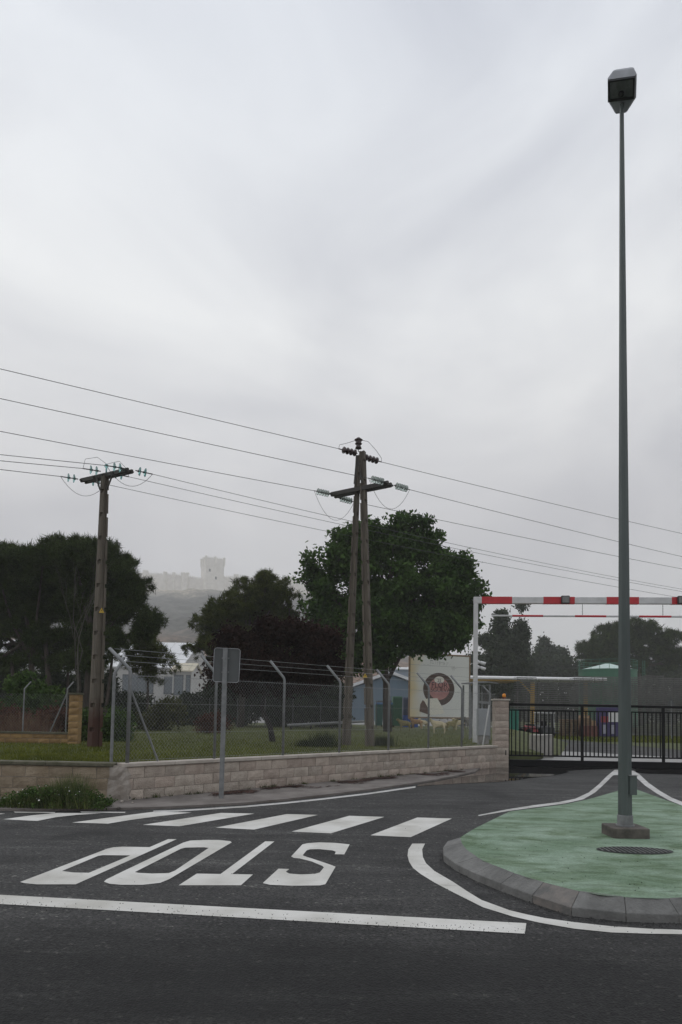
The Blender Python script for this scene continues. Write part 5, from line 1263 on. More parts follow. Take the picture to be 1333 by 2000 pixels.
M_INK = mat('print_ink', (.03, .01, .01), .5); M_SKETCH = mat('print_sketch', (.36, .36, .34), .5)
def text(s_, cx, cy, size, m, y):
    cu_ = bpy.data.curves.new('lettering', 'FONT'); cu_.body = s_; cu_.size = size; cu_.align_x = 'CENTER'; cu_.align_y = 'CENTER'; cu_.extrude = .001
    t_ = bpy.data.objects.new('lettering', cu_); me = bpy.data.meshes.new_from_object(t_); bpy.data.objects.remove(t_); o = obj('lettering', me, m, panel)
    a, c = uv(cx, cy); o.location = (a, y, c); o.rotation_euler = (R(90), 0, 0); return o
text('FLOR', 650, 735, .46, M_INK, -.013); text('DE', 645, 772, .12, M_INK, -.013); text('ESGUEVA', 645, 822, .36, M_INK, -.013); text('25', 645, 650, .26, M_INK, -.016)
flat('printed_sketch', [uv(110, 372), uv(1210, 398), uv(1210, 402), uv(110, 378)], M_SKETCH, -.004)
mb = MB(); g = np.random.default_rng(4)
for k in range(34):
    x = g.uniform(340, 960); y = 250 + abs(x - 620) * .35 + g.uniform(0, 60); L_ = g.uniform(15, 70); v_ = g.random() < .5
    a = uv(x, y); c = uv(x + (0 if v_ else L_), y + (L_ if v_ else g.uniform(-8, 8))); mb.bar((a[0], -.003, a[1]), (c[0], -.003, c[1]), .012, .002, side=(0, 1, 0))
mb.build('printed_sketch', M_SKETCH, panel)

def sheep_mesh():
    J = {'hip': (-.24, 0, .40), 'mid': (0, 0, .405), 'chest': (.2, 0, .42), 'neck': (.29, 0, .52), 'poll': (.35, 0, .61), 'muz': (.46, 0, .55), 'tail': (-.31, 0, .42), 'tail2': (-.34, 0, .33)}
    Rr = {'hip': .115, 'mid': .135, 'chest': .12, 'neck': .065, 'poll': .058, 'muz': .032, 'tail': .025, 'tail2': .018}
    E = [('tail2', 'tail'), ('tail', 'hip'), ('hip', 'mid'), ('mid', 'chest'), ('chest', 'neck'), ('neck', 'poll'), ('poll', 'muz')]
    for s_, sy in (('l', .075), ('r', -.075)):
        J['ft' + s_] = (.19, sy, .27); J['fk' + s_] = (.20, sy, .15); J['fh' + s_] = (.19, sy, .01)
        J['ht' + s_] = (-.21, sy, .28); J['hk' + s_] = (-.265, sy, .17); J['hh' + s_] = (-.245, sy, .01)
        J['ear' + s_] = (.33, sy * 1.5, .62)
        for k_, r_ in (('ft', .05), ('fk', .026), ('fh', .022), ('ht', .06), ('hk', .028), ('hh', .022), ('ear', .02)): Rr[k_ + s_] = r_
        E += [('chest', 'ft' + s_), ('ft' + s_, 'fk' + s_), ('fk' + s_, 'fh' + s_), ('hip', 'ht' + s_), ('ht' + s_, 'hk' + s_), ('hk' + s_, 'hh' + s_), ('poll', 'ear' + s_)]
    ks = list(J); me = bpy.data.meshes.new('sheep'); me.from_pydata([J[k] for k in ks], [(ks.index(a), ks.index(c)) for a, c in E], []); me.update()
    o = bpy.data.objects.new('sheep', me); col.objects.link(o)
    sk = o.modifiers.new('skin', 'SKIN'); me.skin_vertices[0].data.foreach_set('radius', [r_ for k in ks for r_ in (Rr[k], Rr[k])]); me.skin_vertices[0].data[ks.index('mid')].use_root = True
    o.modifiers.new('sub', 'SUBSURF').levels = 1; o.modifiers['sub'].render_levels = 1; return o
M_SH = [mat('sheep_cream', (.50, .43, .28), .9, var=.1, scale=10), mat('sheep_tan', (.33, .20, .10), .9, var=.2, scale=10), mat('sheep_olive', (.22, .19, .08), .9, var=.2, scale=10), mat('sheep_grey', (.20, .19, .175), .9, var=.2, scale=10)]
first = None
for px, py, mi, rz, sc__, lab in ((791, 1428, 2, 180, 1.0, 'leftmost olive tan sheep figure under the billboard'), (814, 1424, 1, 170, 1.05, 'brown sheep figure under the left part of the billboard'), (828, 1424, 0, 215, .95, 'cream sheep figure next to the brown one'), (857, 1433, 0, 175, 1.1, 'cream sheep figure standing foremost in the middle of the flock'),
                               (881, 1428, 2, 20, 1.0, 'dull tan sheep figure right of the foremost one'), (897, 1426, 0, 200, 1.05, 'pale sheep figure behind the fence post at the right of the flock'), (921, 1424, 3, 165, 1.15, 'grey sheep figure beside the barrier post')):
    if first is None: o = first = sheep_mesh(); me0 = o.data; me0.materials.append(M_SH[0])
    else: o = first.copy(); col.objects.link(o)
    p = G(px, py, H); o.location = (p.x, p.y, H); o.rotation_euler = (0, 0, R(rz)); o.scale = (sc__,) * 3
    o.material_slots[0].link = 'OBJECT'; o.material_slots[0].material = M_SH[mi]; tag(o, lab, 'sheep', 'sheep figures under the billboard')

# ---- things along the back of the lawn
rl0, rl1 = at(563, 1416.5, 34), at(722, 1408.5, 40)
rail = thing('pipe_rail', 'galvanised pipe rail lying low along the back of the lawn', 'rail', (rl0.x, rl0.y, H))
dR = rl1 - rl0; MB().tube([(0, 0, rl0.z - H), (dR.x, dR.y, rl1.z - H)], .075, 10).build('pipe', M_GALV, rail, smooth=True)
for t in (.03, .25, .5, .75, .98): p = Vector((dR.x * t, dR.y * t, 0)); MB().box((p.x - .04, p.y - .04, -.05), (p.x + .04, p.y + .04, rl0.z - H)).build('support', M_STEELD, rail)
bfm = thing('mesh_fence', 'thin dark mesh fence with grey posts at the back of the lawn', 'fence', (at(300, 1420, 36).x, 36, H))
fx1 = at(735, 1420, 36).x - bfm.location.x
for k in range(9): x = fx1 * k / 8; MB().tube([(x, 0, -.05), (x, 0, 1.55)], .02, 6).build('post', mat('dull_post', (.10, .10, .095), .7), bfm)
mb = MB(); chainlink(mb, (0, 0, 0), (fx1, 0, 0), 1.6, pitch=.1, r=.0016, knuckle=False); mb.build('mesh_netting', mat('dull_wire', (.16, .16, .16), .6), bfm)['kind'] = 'stuff'
def container(name, label, px0, px1, pyt, Y, dep, m, ground=H, lid=None, cat='container', z0=0.0):
    x0, x1 = at(px0, 1400, Y).x, at(px1, 1400, Y).x; zt_ = at(px0, pyt, Y).z - ground
    t = thing(name, label, cat, ((x0 + x1) / 2, Y, ground)); w = (x1 - x0) / 2
    MB().hull([(-w * .94, 0, .08), (w * .94, 0, .08), (w * .94, dep, .08), (-w * .94, dep, .08)], [(-w, 0, zt_ * .92), (w, 0, zt_ * .92), (w, dep, zt_ * .92), (-w, dep, zt_ * .92)]).build('body', m, t, bevel=.02)
    MB().hull([(-w * 1.03, -.03, zt_ * .92), (w * 1.03, -.03, zt_ * .92), (w * 1.03, dep + .03, zt_ * .92), (-w * 1.03, dep + .03, zt_ * .92)], [(-w * .97, 0, zt_), (w * .97, 0, zt_), (w * .97, dep, zt_), (-w * .97, dep, zt_)]).build('lid', lid or m, t, bevel=.02)
    for s_ in (-1, 1): MB().lathe((s_ * w * .8, .05, .07), (1, 0, 0), [(.07, -.03), (.07, .03)], 10).build('wheel', M_BLACK, t)
    for k in range(3): MB().box((-w * .7 + k * w * .7 - .02, -.03, zt_ * .15), (-w * .7 + k * w * .7 + .02, 0.005, zt_ * .85)).build('rib', m, t)
    return t
M_GRN = mat('green_plastic', (.018, .12, .055), .5); M_TEALB = mat('teal_plastic', (.02, .11, .09), .5); M_BLU = mat('blue_plastic', (.02, .07, .25), .5); M_BLUL = mat('light_blue_plastic', (.05, .14, .30), .5)
container('waste_container', 'large green waste container right of the tree trunk', 768, 786, 1360, 43, 1.2, M_GRN)
container('waste_container', 'dark green waste container with blue lid left of the tree trunk', 734, 748, 1372, 43, 1.0, M_TEALB, lid=M_BLUL)
container('waste_container', 'dark green waste container with blue lid between trunk and large green one', 755, 768, 1372, 43.3, 1.0, M_TEALB, lid=M_BLUL)
container('waste_container', 'dark blue container left of the billboard', 788, 806, 1362, 44.5, 1.0, mat('navy', (.03, .045, .10), .5))
for k, (p0, p1, lab) in enumerate(((788, 801, 'left bright blue crate beside the billboard foot'), (803, 817, 'right bright blue crate below the billboard corner'))):
    x0, x1 = at(p0, 1400, 43.6).x, at(p1, 1400, 43.6).x; c_ = thing('plastic_crate', lab, 'crate', ((x0 + x1) / 2, 43.6, H), 0, 'blue crates by the billboard'); w = (x1 - x0) / 2; zt_ = at(790, 1397, 43.6).z - H
    M_B3 = mat('bright_blue', (.03, .10, .48), .5)
    for lo, hi in (((-w, 0, 0), (w, .03, zt_)), ((-w, .45, 0), (w, .48, zt_)), ((-w, .03, 0), (-w + .03, .45, zt_)), ((w - .03, .03, 0), (w, .45, zt_))): MB().box(lo, hi).build('side', M_B3, c_)
    MB().box((-w + .03, .03, .02), (w - .03, .45, .05)).build('bottom', M_B3, c_)
# low rubble row behind the flock
for k, (px, lab) in enumerate(((868, 'grey concrete block behind the flock'), (888, 'pale stone slab behind the flock'), (912, 'weathered stone block behind the grey sheep'))):
    p = G(px, 1419, H); o = obj('stone_block', rock(.5, 70 + k, .75), M_CONC); o.location = (p.x, p.y + 1.0, H + .15); tag(o, lab, 'stone block', 'stone blocks behind the flock')

# ================================================================== BUILDINGS
def building(name, label, x0, x1, y0, depth, z_eave, z_ridge, wallm, roofm, ground=H, wins=(), trim=None, axis='x'):
    t = thing(name, label, 'building', ((x0 + x1) / 2, y0, ground)); w = (x1 - x0) / 2; e = z_eave - ground; r_ = z_ridge - ground
    if axis == 'x':
        MB().hull([(-w, 0, -.1), (-w, depth, -.1), (-w, depth, e), (-w, depth / 2, r_ - .1), (-w, 0, e)], [(w, 0, -.1), (w, depth, -.1), (w, depth, e), (w, depth / 2, r_ - .1), (w, 0, e)]).build('wall', wallm, t)
        rf = MB()
        for s_ in (0, 1):
            ya, yb = (-.4, depth / 2) if s_ == 0 else (depth / 2, depth + .4)
            za, zb = (e - .05, r_) if s_ == 0 else (r_, e - .05)
            rf.hull([(-w - .3, ya, za), (w + .3, ya, za), (w + .3, yb, zb), (-w - .3, yb, zb)], [(-w - .3, ya, za + .15), (w + .3, ya, za + .15), (w + .3, yb, zb + .15), (-w - .3, yb, zb + .15)])
        ro = rf.build('roof', roofm, t)
        k = -w
        while k < w:
            MB().hull([(k, -.38, e + .1), (k + .08, -.38, e + .1), (k + .08, depth / 2, r_ + .15), (k, depth / 2, r_ + .15)], [(k, -.38, e + .17), (k + .08, -.38, e + .17), (k + .08, depth / 2, r_ + .22), (k, depth / 2, r_ + .22)]).build('roof_seam', roofm, ro); k += 2.0
    else:
        MB().hull([(-w, 0, -.1), (w, 0, -.1), (w, 0, e), (0, 0, r_ - .1), (-w, 0, e)], [(-w, depth, -.1), (w, depth, -.1), (w, depth, e), (0, depth, r_ - .1), (-w, depth, e)]).build('wall', wallm, t)
        rf = MB()
        for xa, xb, za, zb in ((-w - .3, 0, e - .05, r_), (0, w + .3, r_, e - .05)): rf.hull([(xa, -.4, za), (xb, -.4, zb), (xb, depth + .4, zb), (xa, depth + .4, za)], [(xa, -.4, za + .28), (xb, -.4, zb + .28), (xb, depth + .4, zb + .28), (xa, depth + .4, za + .28)])
        rf.build('roof', roofm, t)
    for (a, c, z0_, z1_) in wins:
        f_ = MB().box((a, -.06, z0_), (c, .02, z1_)).build('window', M_STEELD, t); nP = max(1, round((c - a) / 1.1))
        for q_ in range(nP): xx = a + .06 + q_ * (c - a - .06) / nP; MB().box((xx, -.075, z0_ + .06), (xx + (c - a - .06) / nP - .06, -.062, z1_ - .06)).build('pane', mat('window_glass', (.09, .11, .125), .15), f_)
    return t
WH = mat('white_cladding', (.40, .40, .385), .5, var=.06, scale=.3); WHR = mat('white_roof', (.64, .65, .66), .45, var=.06, scale=.2); CRM = mat('cream_wall', (.55, .50, .38), .7, var=.08, scale=.5)
bY = 92
building('warehouse', 'long white roofed warehouse behind the pines below the castle hill', at(-160, 1300, bY).x, at(352, 1300, bY).x, bY, 22, at(340, 1305, bY).z, at(340, 1257, bY + 11).z, WH, WHR, wins=[(10.0, 14.2, 2.6, 5.2), (15.6, 16.9, 2.6, 5.0), (-4, 2, 2.4, 4.6), (-14, -8, 2.4, 4.6)])
building('annexe', 'cream roofed annexe at the end of the white warehouse', at(338, 1300, 86).x, at(375, 1300, 86).x, 86, 5, at(350, 1311, 86).z, at(350, 1297, 88.5).z, WH, mat('cream_roof', (.50, .46, .36), .7), wins=[(-1.0, .2, 2.4, 5.0), (.5, 1.1, 2.4, 5.0)])
BLUEW = mat('pale_blue_cladding', (.11, .16, .205), .55, var=.06, scale=.4, stretch=(8, 1, .2))
building('blue_warehouse', 'pale blue warehouse with white roof edge behind the tree trunk', at(682, 1400, 64).x, at(842, 1400, 64).x, 64, 16, at(700, 1345, 64).z, at(760, 1316, 64).z, BLUEW, WHR, axis='y', wins=[(-1.2, 1.6, .2, 1.9)])
building('silo_hall', 'taller pale grey blue hall rising behind the blue warehouse', at(772, 1400, 84).x, at(850, 1400, 84).x, 84, 12, at(800, 1308, 84).z, at(800, 1300, 84).z, mat('grey_blue_cladding', (.27, .32, .38), .55, var=.06), WHR, wins=[(-2.2, -1.2, 4.0, 5.0)])
# parked car, half hidden by the bushes
cY = 62; cp0 = at(345, 1385, cY)
car = thing('parked_car', 'dark blue parked car half hidden behind the hedge and young pine', 'car', (cp0.x, cY, H), R(12))
M_CARB = mat('car_blue', (.015, .025, .09), .25, coat=.6)
prof = [(-2.0, .35), (-2.05, .75), (-1.9, 1.0), (-1.3, 1.05), (-.7, 1.48), (.7, 1.5), (1.35, 1.05), (2.0, .92), (2.1, .6), (2.05, .35)]
MB().hull([(x, -.82, z) for x, z in prof], [(x, .82, z) for x, z in prof]).build('body', M_CARB, car, bevel=.06)
for s_ in (-1, 1):
    for pr in ([(-1.15, 1.08), (-.66, 1.4), (-.05, 1.42), (-.05, 1.08)], [(.05, 1.08), (.05, 1.42), (.62, 1.42), (1.15, 1.08)]): MB().hull([(x, s_ * .815, z) for x, z in pr], [(x, s_ * .83, z) for x, z in pr]).build('side_window', M_BLACK, car)
    for x in (-1.3, 1.3):
        wh_ = MB().lathe((x, s_ * .7 - .1, .32), (0, 1, 0), [(.28, 0), (.32, .03), (.32, .17), (.28, .2)], 18).build('wheel', M_BLACK, car); MB().lathe((x, s_ * .81 - .01, .32), (0, 1, 0), [(.2, 0), (.2, .02)], 14).build('rim', M_GALV, wh_)
    MB().box((2.0, s_ * .55 - .18, .68), (2.1, s_ * .55 + .18, .84)).build('headlight', M_WHITE, car)

# ================================================================== BEHIND THE GATE
RKY = 50.0
def rack_mesh(w, d, layers, pitch, seed):
    g = np.random.default_rng(seed); mb = MB()
    for k in range(layers):
        z = .12 + k * pitch; j = g.uniform(-.02, .02)
        for y_ in (0, d): mb.box((j, y_ - .015, z), (w + j, y_ + .015, z + .04))
        for x in np.linspace(.05, w - .05, 2): mb.box((x - .015 + j, .016, z - .002), (x + .015 + j, d - .016, z + .016))
        for x in np.linspace(.05, w - .05, 3):
            if k < layers - 1: mb.box((x - .012 + j, -.01, z + .034), (x + .012 + j, .012, z + pitch))
    mb.box((0, 0, 0), (w, d, .11)); return mb.mesh('rack_stack')
M_RACK = mat('weathered_rack', (.15, .15, .14), .7, c2=(.08, .08, .075), scale=2)
rw = 1.45; rms = [rack_mesh(rw, .9, n_, .142, 50 + n_) for n_ in (28, 29, 30, 31)]
for m_ in rms: m_.materials.append(M_RACK)
xk = at(1010, 1400, RKY).x; nk = 12
ordn = ['first', 'second', 'third', 'fourth', 'fifth', 'sixth', 'seventh', 'eighth', 'ninth', 'tenth', 'eleventh', 'twelfth']
for k in range(nk):
    o = obj('rack_stack', rms[min(3, k // 3 + random.randint(0, 1))], None); o.location = (xk + k * (rw + .10), RKY + random.uniform(-.1, .1), .008)
    tag(o, 'tall stack of slatted grey racks, ' + ordn[k] + ' of the front row from the left', 'rack stack', 'stacked racks behind the gate')
for k in range(3, nk):
    o = obj('rack_stack', rms[3], None); o.location = (xk + k * (rw + .10) + .4, RKY + 2.6, .008)
    tag(o, 'tall stack of slatted grey racks, ' + ordn[k - 3] + ' of the back row from the left', 'rack stack', 'stacked racks behind the gate')
# long canopy with white roof edge and yellow fascia
nY = 60
q = lambda px, py, Y=nY: at(px, py, Y)
cnp = thing('loading_canopy', 'long low canopy with white roof edge, yellow fascia and yellow post', 'canopy', (q(918, 1420).x, nY, 0))
cx1 = q(1185, 1324).x - cnp.location.x; zc0 = q(1000, 1327.5).z; zc1 = q(1000, 1321).z
M_YEL2 = mat('dull_yellow', (.36, .22, .03), .6)
MB().box((0, .1, zc0), (cx1, 5, zc1 - .03)).build('roof_edge', M_WHITE, cnp)
MB().tube([(0, 0, (zc0 + zc1) / 2), (cx1, 0, (zc0 + zc1) / 2)], .15, 14).build('edge_pipe', mat('bright_white', (.85, .85, .85), .35, var=.04), cnp, smooth=True)
MB().box((.05, .05, zc0 - .13), (q(1017, 1330).x - cnp.location.x, 4.9, zc0)).build('fascia', M_YEL2, cnp)
px_ = q(1043, 1400).x - cnp.location.x
MB().box((px_ - .16, .3, 0), (px_ + .16, .6, q(1043, 1333).z)).build('post', M_YEL2, cnp)
MB().bar((q(1018, 1331).x - cnp.location.x, .4, zc0 - .1), (px_, .4, q(1043, 1356).z), .12).build('knee_brace', M_YEL2, cnp)
MB().box((.8, 4.4, 0), (1.0, 4.6, zc0 - .13)).build('post', M_YEL2, cnp)
MB().box((cx1 - .5, 4.0, 0), (cx1 - .2, 4.3, zc0)).build('post', M_YEL2, cnp)
# green tank with shallow conical roof and railing
tY = 76; tx0, tx1 = at(1153, 1320, tY).x, at(1265, 1320, tY).x; tr = (tx1 - tx0) / 2; tz = at(1210, 1305.5, tY).z; ta = at(1210, 1292.5, tY).z
tank = thing('storage_tank', 'round green storage tank with pale conical roof and railing', 'tank', ((tx0 + tx1) / 2, tY + tr, 0))
M_TANK = mat('tank_green', (.035, .15, .085), .5, c2=(.028, .12, .07), scale=.6)
MB().lathe((0, 0, 0), (0, 0, 1), [(tr, 0), (tr, tz - .15), (tr + .05, tz - .14), (tr + .05, tz)], 48).build('shell', M_TANK, tank)
MB().lathe((0, 0, tz), (0, 0, 1), [(tr - .12, 0), (.25, ta - tz), (.1, ta - tz + .05)], 48).build('roof', mat('tank_roof', (.48, .60, .56), .5), tank)
mb = MB()
for zr_ in (.55, 1.05): mb.tube([((tr + .02) * math.cos(a), (tr + .02) * math.sin(a), tz + zr_) for a in np.linspace(0, 2 * math.pi, 41)], .028, 5, False)
for k in range(20): a = 2 * math.pi * k / 20; mb.tube([((tr + .02) * math.cos(a), (tr + .02) * math.sin(a), tz - .1), ((tr + .02) * math.cos(a), (tr + .02) * math.sin(a), tz + 1.05)], .025, 5)
mb.build('railing', M_TANK, tank)
mb = MB(); lx = tr + .6
for s_ in (-.25, .25): mb.tube([(lx, -tr * .3 + s_, 0), (lx, -tr * .3 + s_, tz + 1.1)], .04, 6)
for k in range(22): mb.tube([(lx, -tr * .3 - .25, .3 + k * .33), (lx, -tr * .3 + .25, .3 + k * .33)], .02, 5)
mb.build('ladder', M_TANK, tank)
MB().lathe((tr * .55, -tr * .5, tz), (0, 0, 1), [(.18, 0), (.18, .3), (.3, .32), (.25, .45), (.05, .5)], 12).build('roof_vent', M_WHITE, tank)
# forklift
fY = 45; fp = at(1070, 1425, fY)
fk = thing('forklift', 'small dark forklift with white overhead guard behind the gate', 'forklift', (fp.x, fY, .008))
MB().hull([(-.52, 0, .2), (.52, 0, .2), (.52, 1.6, .2), (-.52, 1.6, .2)], [(-.5, .1, .62), (.5, .1, .62), (.5, 1.6, .75), (-.5, 1.6, .75)]).build('body', M_DARKM, fk, bevel=.05)
mb = MB()
for x in (-.47, .47):
    for y_ in (.1, 1.4): mb.bar((x, y_, .6), (x * .95, y_ * .9 + .1, 1.52), .05)
mb.build('guard_post', mat('guard_grey', (.4, .4, .4), .5), fk)
MB().box((-.52, .05, 1.52), (.52, 1.45, 1.58)).build('guard_roof', M_WHITE, fk, bevel=.02)
for x in (-.46, .46):
    for y_ in (.25, 1.35): MB().lathe((x - .09, y_, .22), (1, 0, 0), [(.18, 0), (.22, .03), (.22, .15), (.18, .18)], 16).build('wheel', M_BLACK, fk)
MB().box((-.2, .8, .62), (.2, 1.2, 1.0)).build('seat', M_BLACK, fk, bevel=.04)
MB().box((-.3, -.1, .1), (-.2, -.04, 1.5)).build('mast', M_DARKM, fk); MB().box((.2, -.1, .1), (.3, -.04, 1.5)).build('mast', M_DARKM, fk)
# quad bike with red body
qp = at(1036, 1424, fY); qd = thing('quad_bike', 'small dark quad bike with red bodywork left of the forklift', 'quad bike', (qp.x, fY, .008), R(20))
for x in (-.42, .42):
    for y_ in (-.45, .45): MB().lathe((x - (.1 if x < 0 else .1), y_, .26), (1, 0, 0), [(.2, 0), (.26, .04), (.26, .16), (.2, .2)], 16).build('wheel', M_BLACK, qd)
MB().hull([(-.22, -.6, .3), (.22, -.6, .3), (.22, .6, .3), (-.22, .6, .3)], [(-.18, -.5, .62), (.18, -.5, .62), (.16, .55, .72), (-.16, .55, .72)]).build('body', mat('red_body', (.32, .02, .03), .35), qd, bevel=.04)
for y_ in (-.45, .45): MB().box((-.5, y_ - .28, .55), (.5, y_ + .28, .6)).build('mudguard', M_DARKM, qd, bevel=.02)
MB().box((-.14, -.3, .7), (.14, .35, .8)).build('seat', M_BLACK, qd, bevel=.03)
MB().tube([(-.4, -.42, 1.0), (-.1, -.4, .92), (.1, -.4, .92), (.4, -.42, 1.0)], .02, 6).build('handlebar', M_BLACK, qd)
container('waste_container', 'teal green bin standing just behind the gate pier', 997, 1014, 1385, 44, 1.0, mat('teal_green', (.01, .17, .12), .5), ground=.008)
# stacked pallets and boxes
M_WOOD = mat('pallet_wood', (.22, .145, .085), .85, c2=(.14, .09, .055), scale=3, stretch=(1, 6, 6)); M_RDB = mat('red_brown_box', (.16, .055, .04), .8, c2=(.10, .035, .028), scale=2)
def pallet_pile(label, px, Y, w, n_):
    p = at(px, 1428, Y); t = thing('pallet_pile', label, 'pallets', (p.x, Y, .008), R(random.uniform(-6, 6)))
    for k in range(n_):
        mb = MB(); z = k * .145
        for x in (-w / 2 + .05, 0, w / 2 - .05): mb.box((x - .05, -.4, z), (x + .05, .4, z + .1))
        for y_ in np.linspace(-.36, .36, 5): mb.box((-w / 2, y_ - .05, z + .1), (w / 2, y_ + .05, z + .122))
        mb.build('pallet', M_WOOD, t).location = (random.uniform(-.03, .03), random.uniform(-.03, .03), 0)
    return t
pallet_pile('pile of worn wooden pallets right of the forklift', 1112, 46, 1.0, 8)
pp = at(1146, 1428, 46); bx = thing('crate_pile', 'red brown wooden crate with lighter boxes stacked on it', 'crates', (pp.x, 46, .008), R(4))
MB().box((-.55, -.4, 0), (.55, .4, .75)).build('crate', M_RDB, bx, bevel=.01)
for k in range(4): MB().box((-.56, -.425, .05 + k * .17), (.56, -.402, .18 + k * .17)).build('crate_slat', M_RDB, bx)
MB().box((-.5, -.35, .755), (.2, .35, 1.25)).build('box', M_WOOD, bx, bevel=.01); MB().box((-.42, -.3, 1.255), (.1, .3, 1.42)).build('box', mat('cardboard', (.34, .22, .13), .8), bx); MB().box((.25, -.3, .755), (.52, .3, 1.1)).build('box', mat('cardboard', (0, 0, 0)), bx)
kp0, kp1 = at(1172, 1430, 45.5), at(1213, 1430, 45.5); kw = (kp1.x - kp0.x)
kio = thing('purple_cabinet', 'purple cabinet with white notice panel left of the lamp post', 'cabinet', (kp0.x, 45.5, .008)); kz = at(1190, 1382, 45.5).z
M_PUR = mat('purple_paint', (.03, .02, .10), .5, var=.1); MB().box((0, 0, .1), (kw, .7, kz)).build('body', M_PUR, kio, bevel=.015)
MB().box((.05, .05, -.02), (kw - .05, .65, .1)).build('plinth', M_DARKM, kio)
MB().box((kw * .42, -.02, kz * .52), (kw * .99, 0.004, kz * .86)).build('notice_panel', M_WHITE, kio); MB().box((kw * .05, -.015, kz * .50), (kw * .40, .004, kz * .70)).build('red_panel', mat('dull_red', (.22, .015, .025), .5), kio)
for f in (.1, .5): MB().box((kw * f, -.014, kz * .12), (kw * (f + .18), .004, kz * .42)).build('grille', mat('grille_grey', (.28, .28, .34), .5), kio)
# slim sign post with a triangular plate behind the bars on the right
sp_ = at(1312, 1440, 44); ts = thing('triangle_sign', 'grey back of a triangular sign on a thin post behind the gate', 'road sign', (sp_.x, 44, .008))
tzz = at(1312, 1372, 44).z; MB().tube([(0, 0, 0), (0, 0, tzz + .1)], .03, 8).build('post', M_GALV, ts)
MB().hull([(-.32, .035, tzz - .25), (.32, .035, tzz - .25), (0, .035, tzz + .33)], [(-.32, .045, tzz - .25), (.32, .045, tzz - .25), (0, .045, tzz + .33)]).build('plate', M_SIGNB, ts)

# ================================================================== CASTLE HILL
HY = 700.0
def hz_(x, y):
    zp = np.interp(y, [130, 200, 300, 450, 600, 672, 690, 740, 800, 1000, 1200], [-3, 12, 31, 60, 97, 116, 119, 119, 108, 50, -3])
    side = np.clip((120 - x) / 140, 0, 1); side = side * side * (3 - 2 * side)
    left = np.clip((x + 620) / 200, 0, 1); left = left * left * (3 - 2 * left)
    n_ = 2.2 * np.sin(x * .045 + y * .03) + 1.6 * np.sin(x * .11 - y * .07) + 1.0 * np.sin(x * .23 + y * .19)
    terr = .9 * np.sign(np.sin(zp * .42 + .3 * np.sin(x * .04))) 
    k = np.clip((y - 130) / 100, 0, 1) * np.clip((680 - y) / 30, .12, 1)
    return (zp + (n_ + terr) * k) * side * left - 3 * (1 - side * left)
xs = np.linspace(-640, 140, 150); ys = np.linspace(130, 1200, 240)
XX, YY = np.meshgrid(xs, ys); ZZ = hz_(XX, YY); V = np.stack([XX, YY, ZZ], -1).reshape(-1, 3); nx = len(xs)
ii, jj = np.meshgrid(np.arange(nx - 1), np.arange(len(ys) - 1)); a = (jj * nx + ii).ravel()
m_hill = bpy.data.materials.new('hill_slope'); m_hill.use_nodes = True
N, K = nodes_of(m_hill); b = N['Principled BSDF']; b.inputs['Roughness'].default_value = 1.0
co = N.new('ShaderNodeTexCoord'); sp = N.new('ShaderNodeSeparateXYZ'); K.new(co.outputs['Object'], sp.inputs['Vector'])
nz = N.new('ShaderNodeTexNoise'); nz.inputs['Scale'].default_value = .03; nz.inputs['Detail'].default_value = 6; K.new(co.outputs['Object'], nz.inputs['Vector'])
ad = N.new('ShaderNodeMath'); ad.operation = 'MULTIPLY_ADD'; ad.inputs[1].default_value = 40; K.new(nz.outputs['Fac'], ad.inputs[0]); K.new(sp.outputs['Z'], ad.inputs[2])
mr = N.new('ShaderNodeMapRange'); mr.inputs['From Min'].default_value = 0; mr.inputs['From Max'].default_value = 140; K.new(ad.outputs['Value'], mr.inputs['Value'])
rp = N.new('ShaderNodeValToRGB'); E_ = rp.color_ramp.elements; E_[0].position = .24; E_[0].color = (.17, .10, .065, 1); E_[1].position = 1.0; E_[1].color = (.40, .35, .28, 1)
for pz, c in ((.34, (.11, .085, .065)), (.42, (.05, .054, .047)), (.86, (.062, .064, .057)), (.94, (.26, .24, .205))): e_ = E_.new(pz); e_.color = (*c, 1)
K.new(mr.outputs['Result'], rp.inputs['Fac'])
v2 = N.new('ShaderNodeTexNoise'); v2.inputs['Scale'].default_value = .22; v2.inputs['Detail'].default_value = 5; v2.inputs['Roughness'].default_value = .7; K.new(co.outputs['Object'], v2.inputs['Vector'])
r2 = N.new('ShaderNodeValToRGB'); r2.color_ramp.elements[0].position = .40; r2.color_ramp.elements[0].color = (.45, .47, .42, 1); r2.color_ramp.elements[1].position = .6; r2.color_ramp.elements[1].color = (1.4, 1.35, 1.25, 1); K.new(v2.outputs['Fac'], r2.inputs['Fac'])
mx = N.new('ShaderNodeMix'); mx.data_type = 'RGBA'; mx.blend_type = 'MULTIPLY'; mx.inputs['Factor'].default_value = 1; K.new(rp.outputs['Color'], mx.inputs['A']); K.new(r2.outputs['Color'], mx.inputs['B']); K.new(mx.outputs['Result'], b.inputs['Base Color'])
hill = struct(obj('hill', pmesh('hill', V, f4=np.stack([a, a + 1, a + nx + 1, a + nx], 1)), m_hill, smooth=True), 'bare stony castle hill fading into mist')

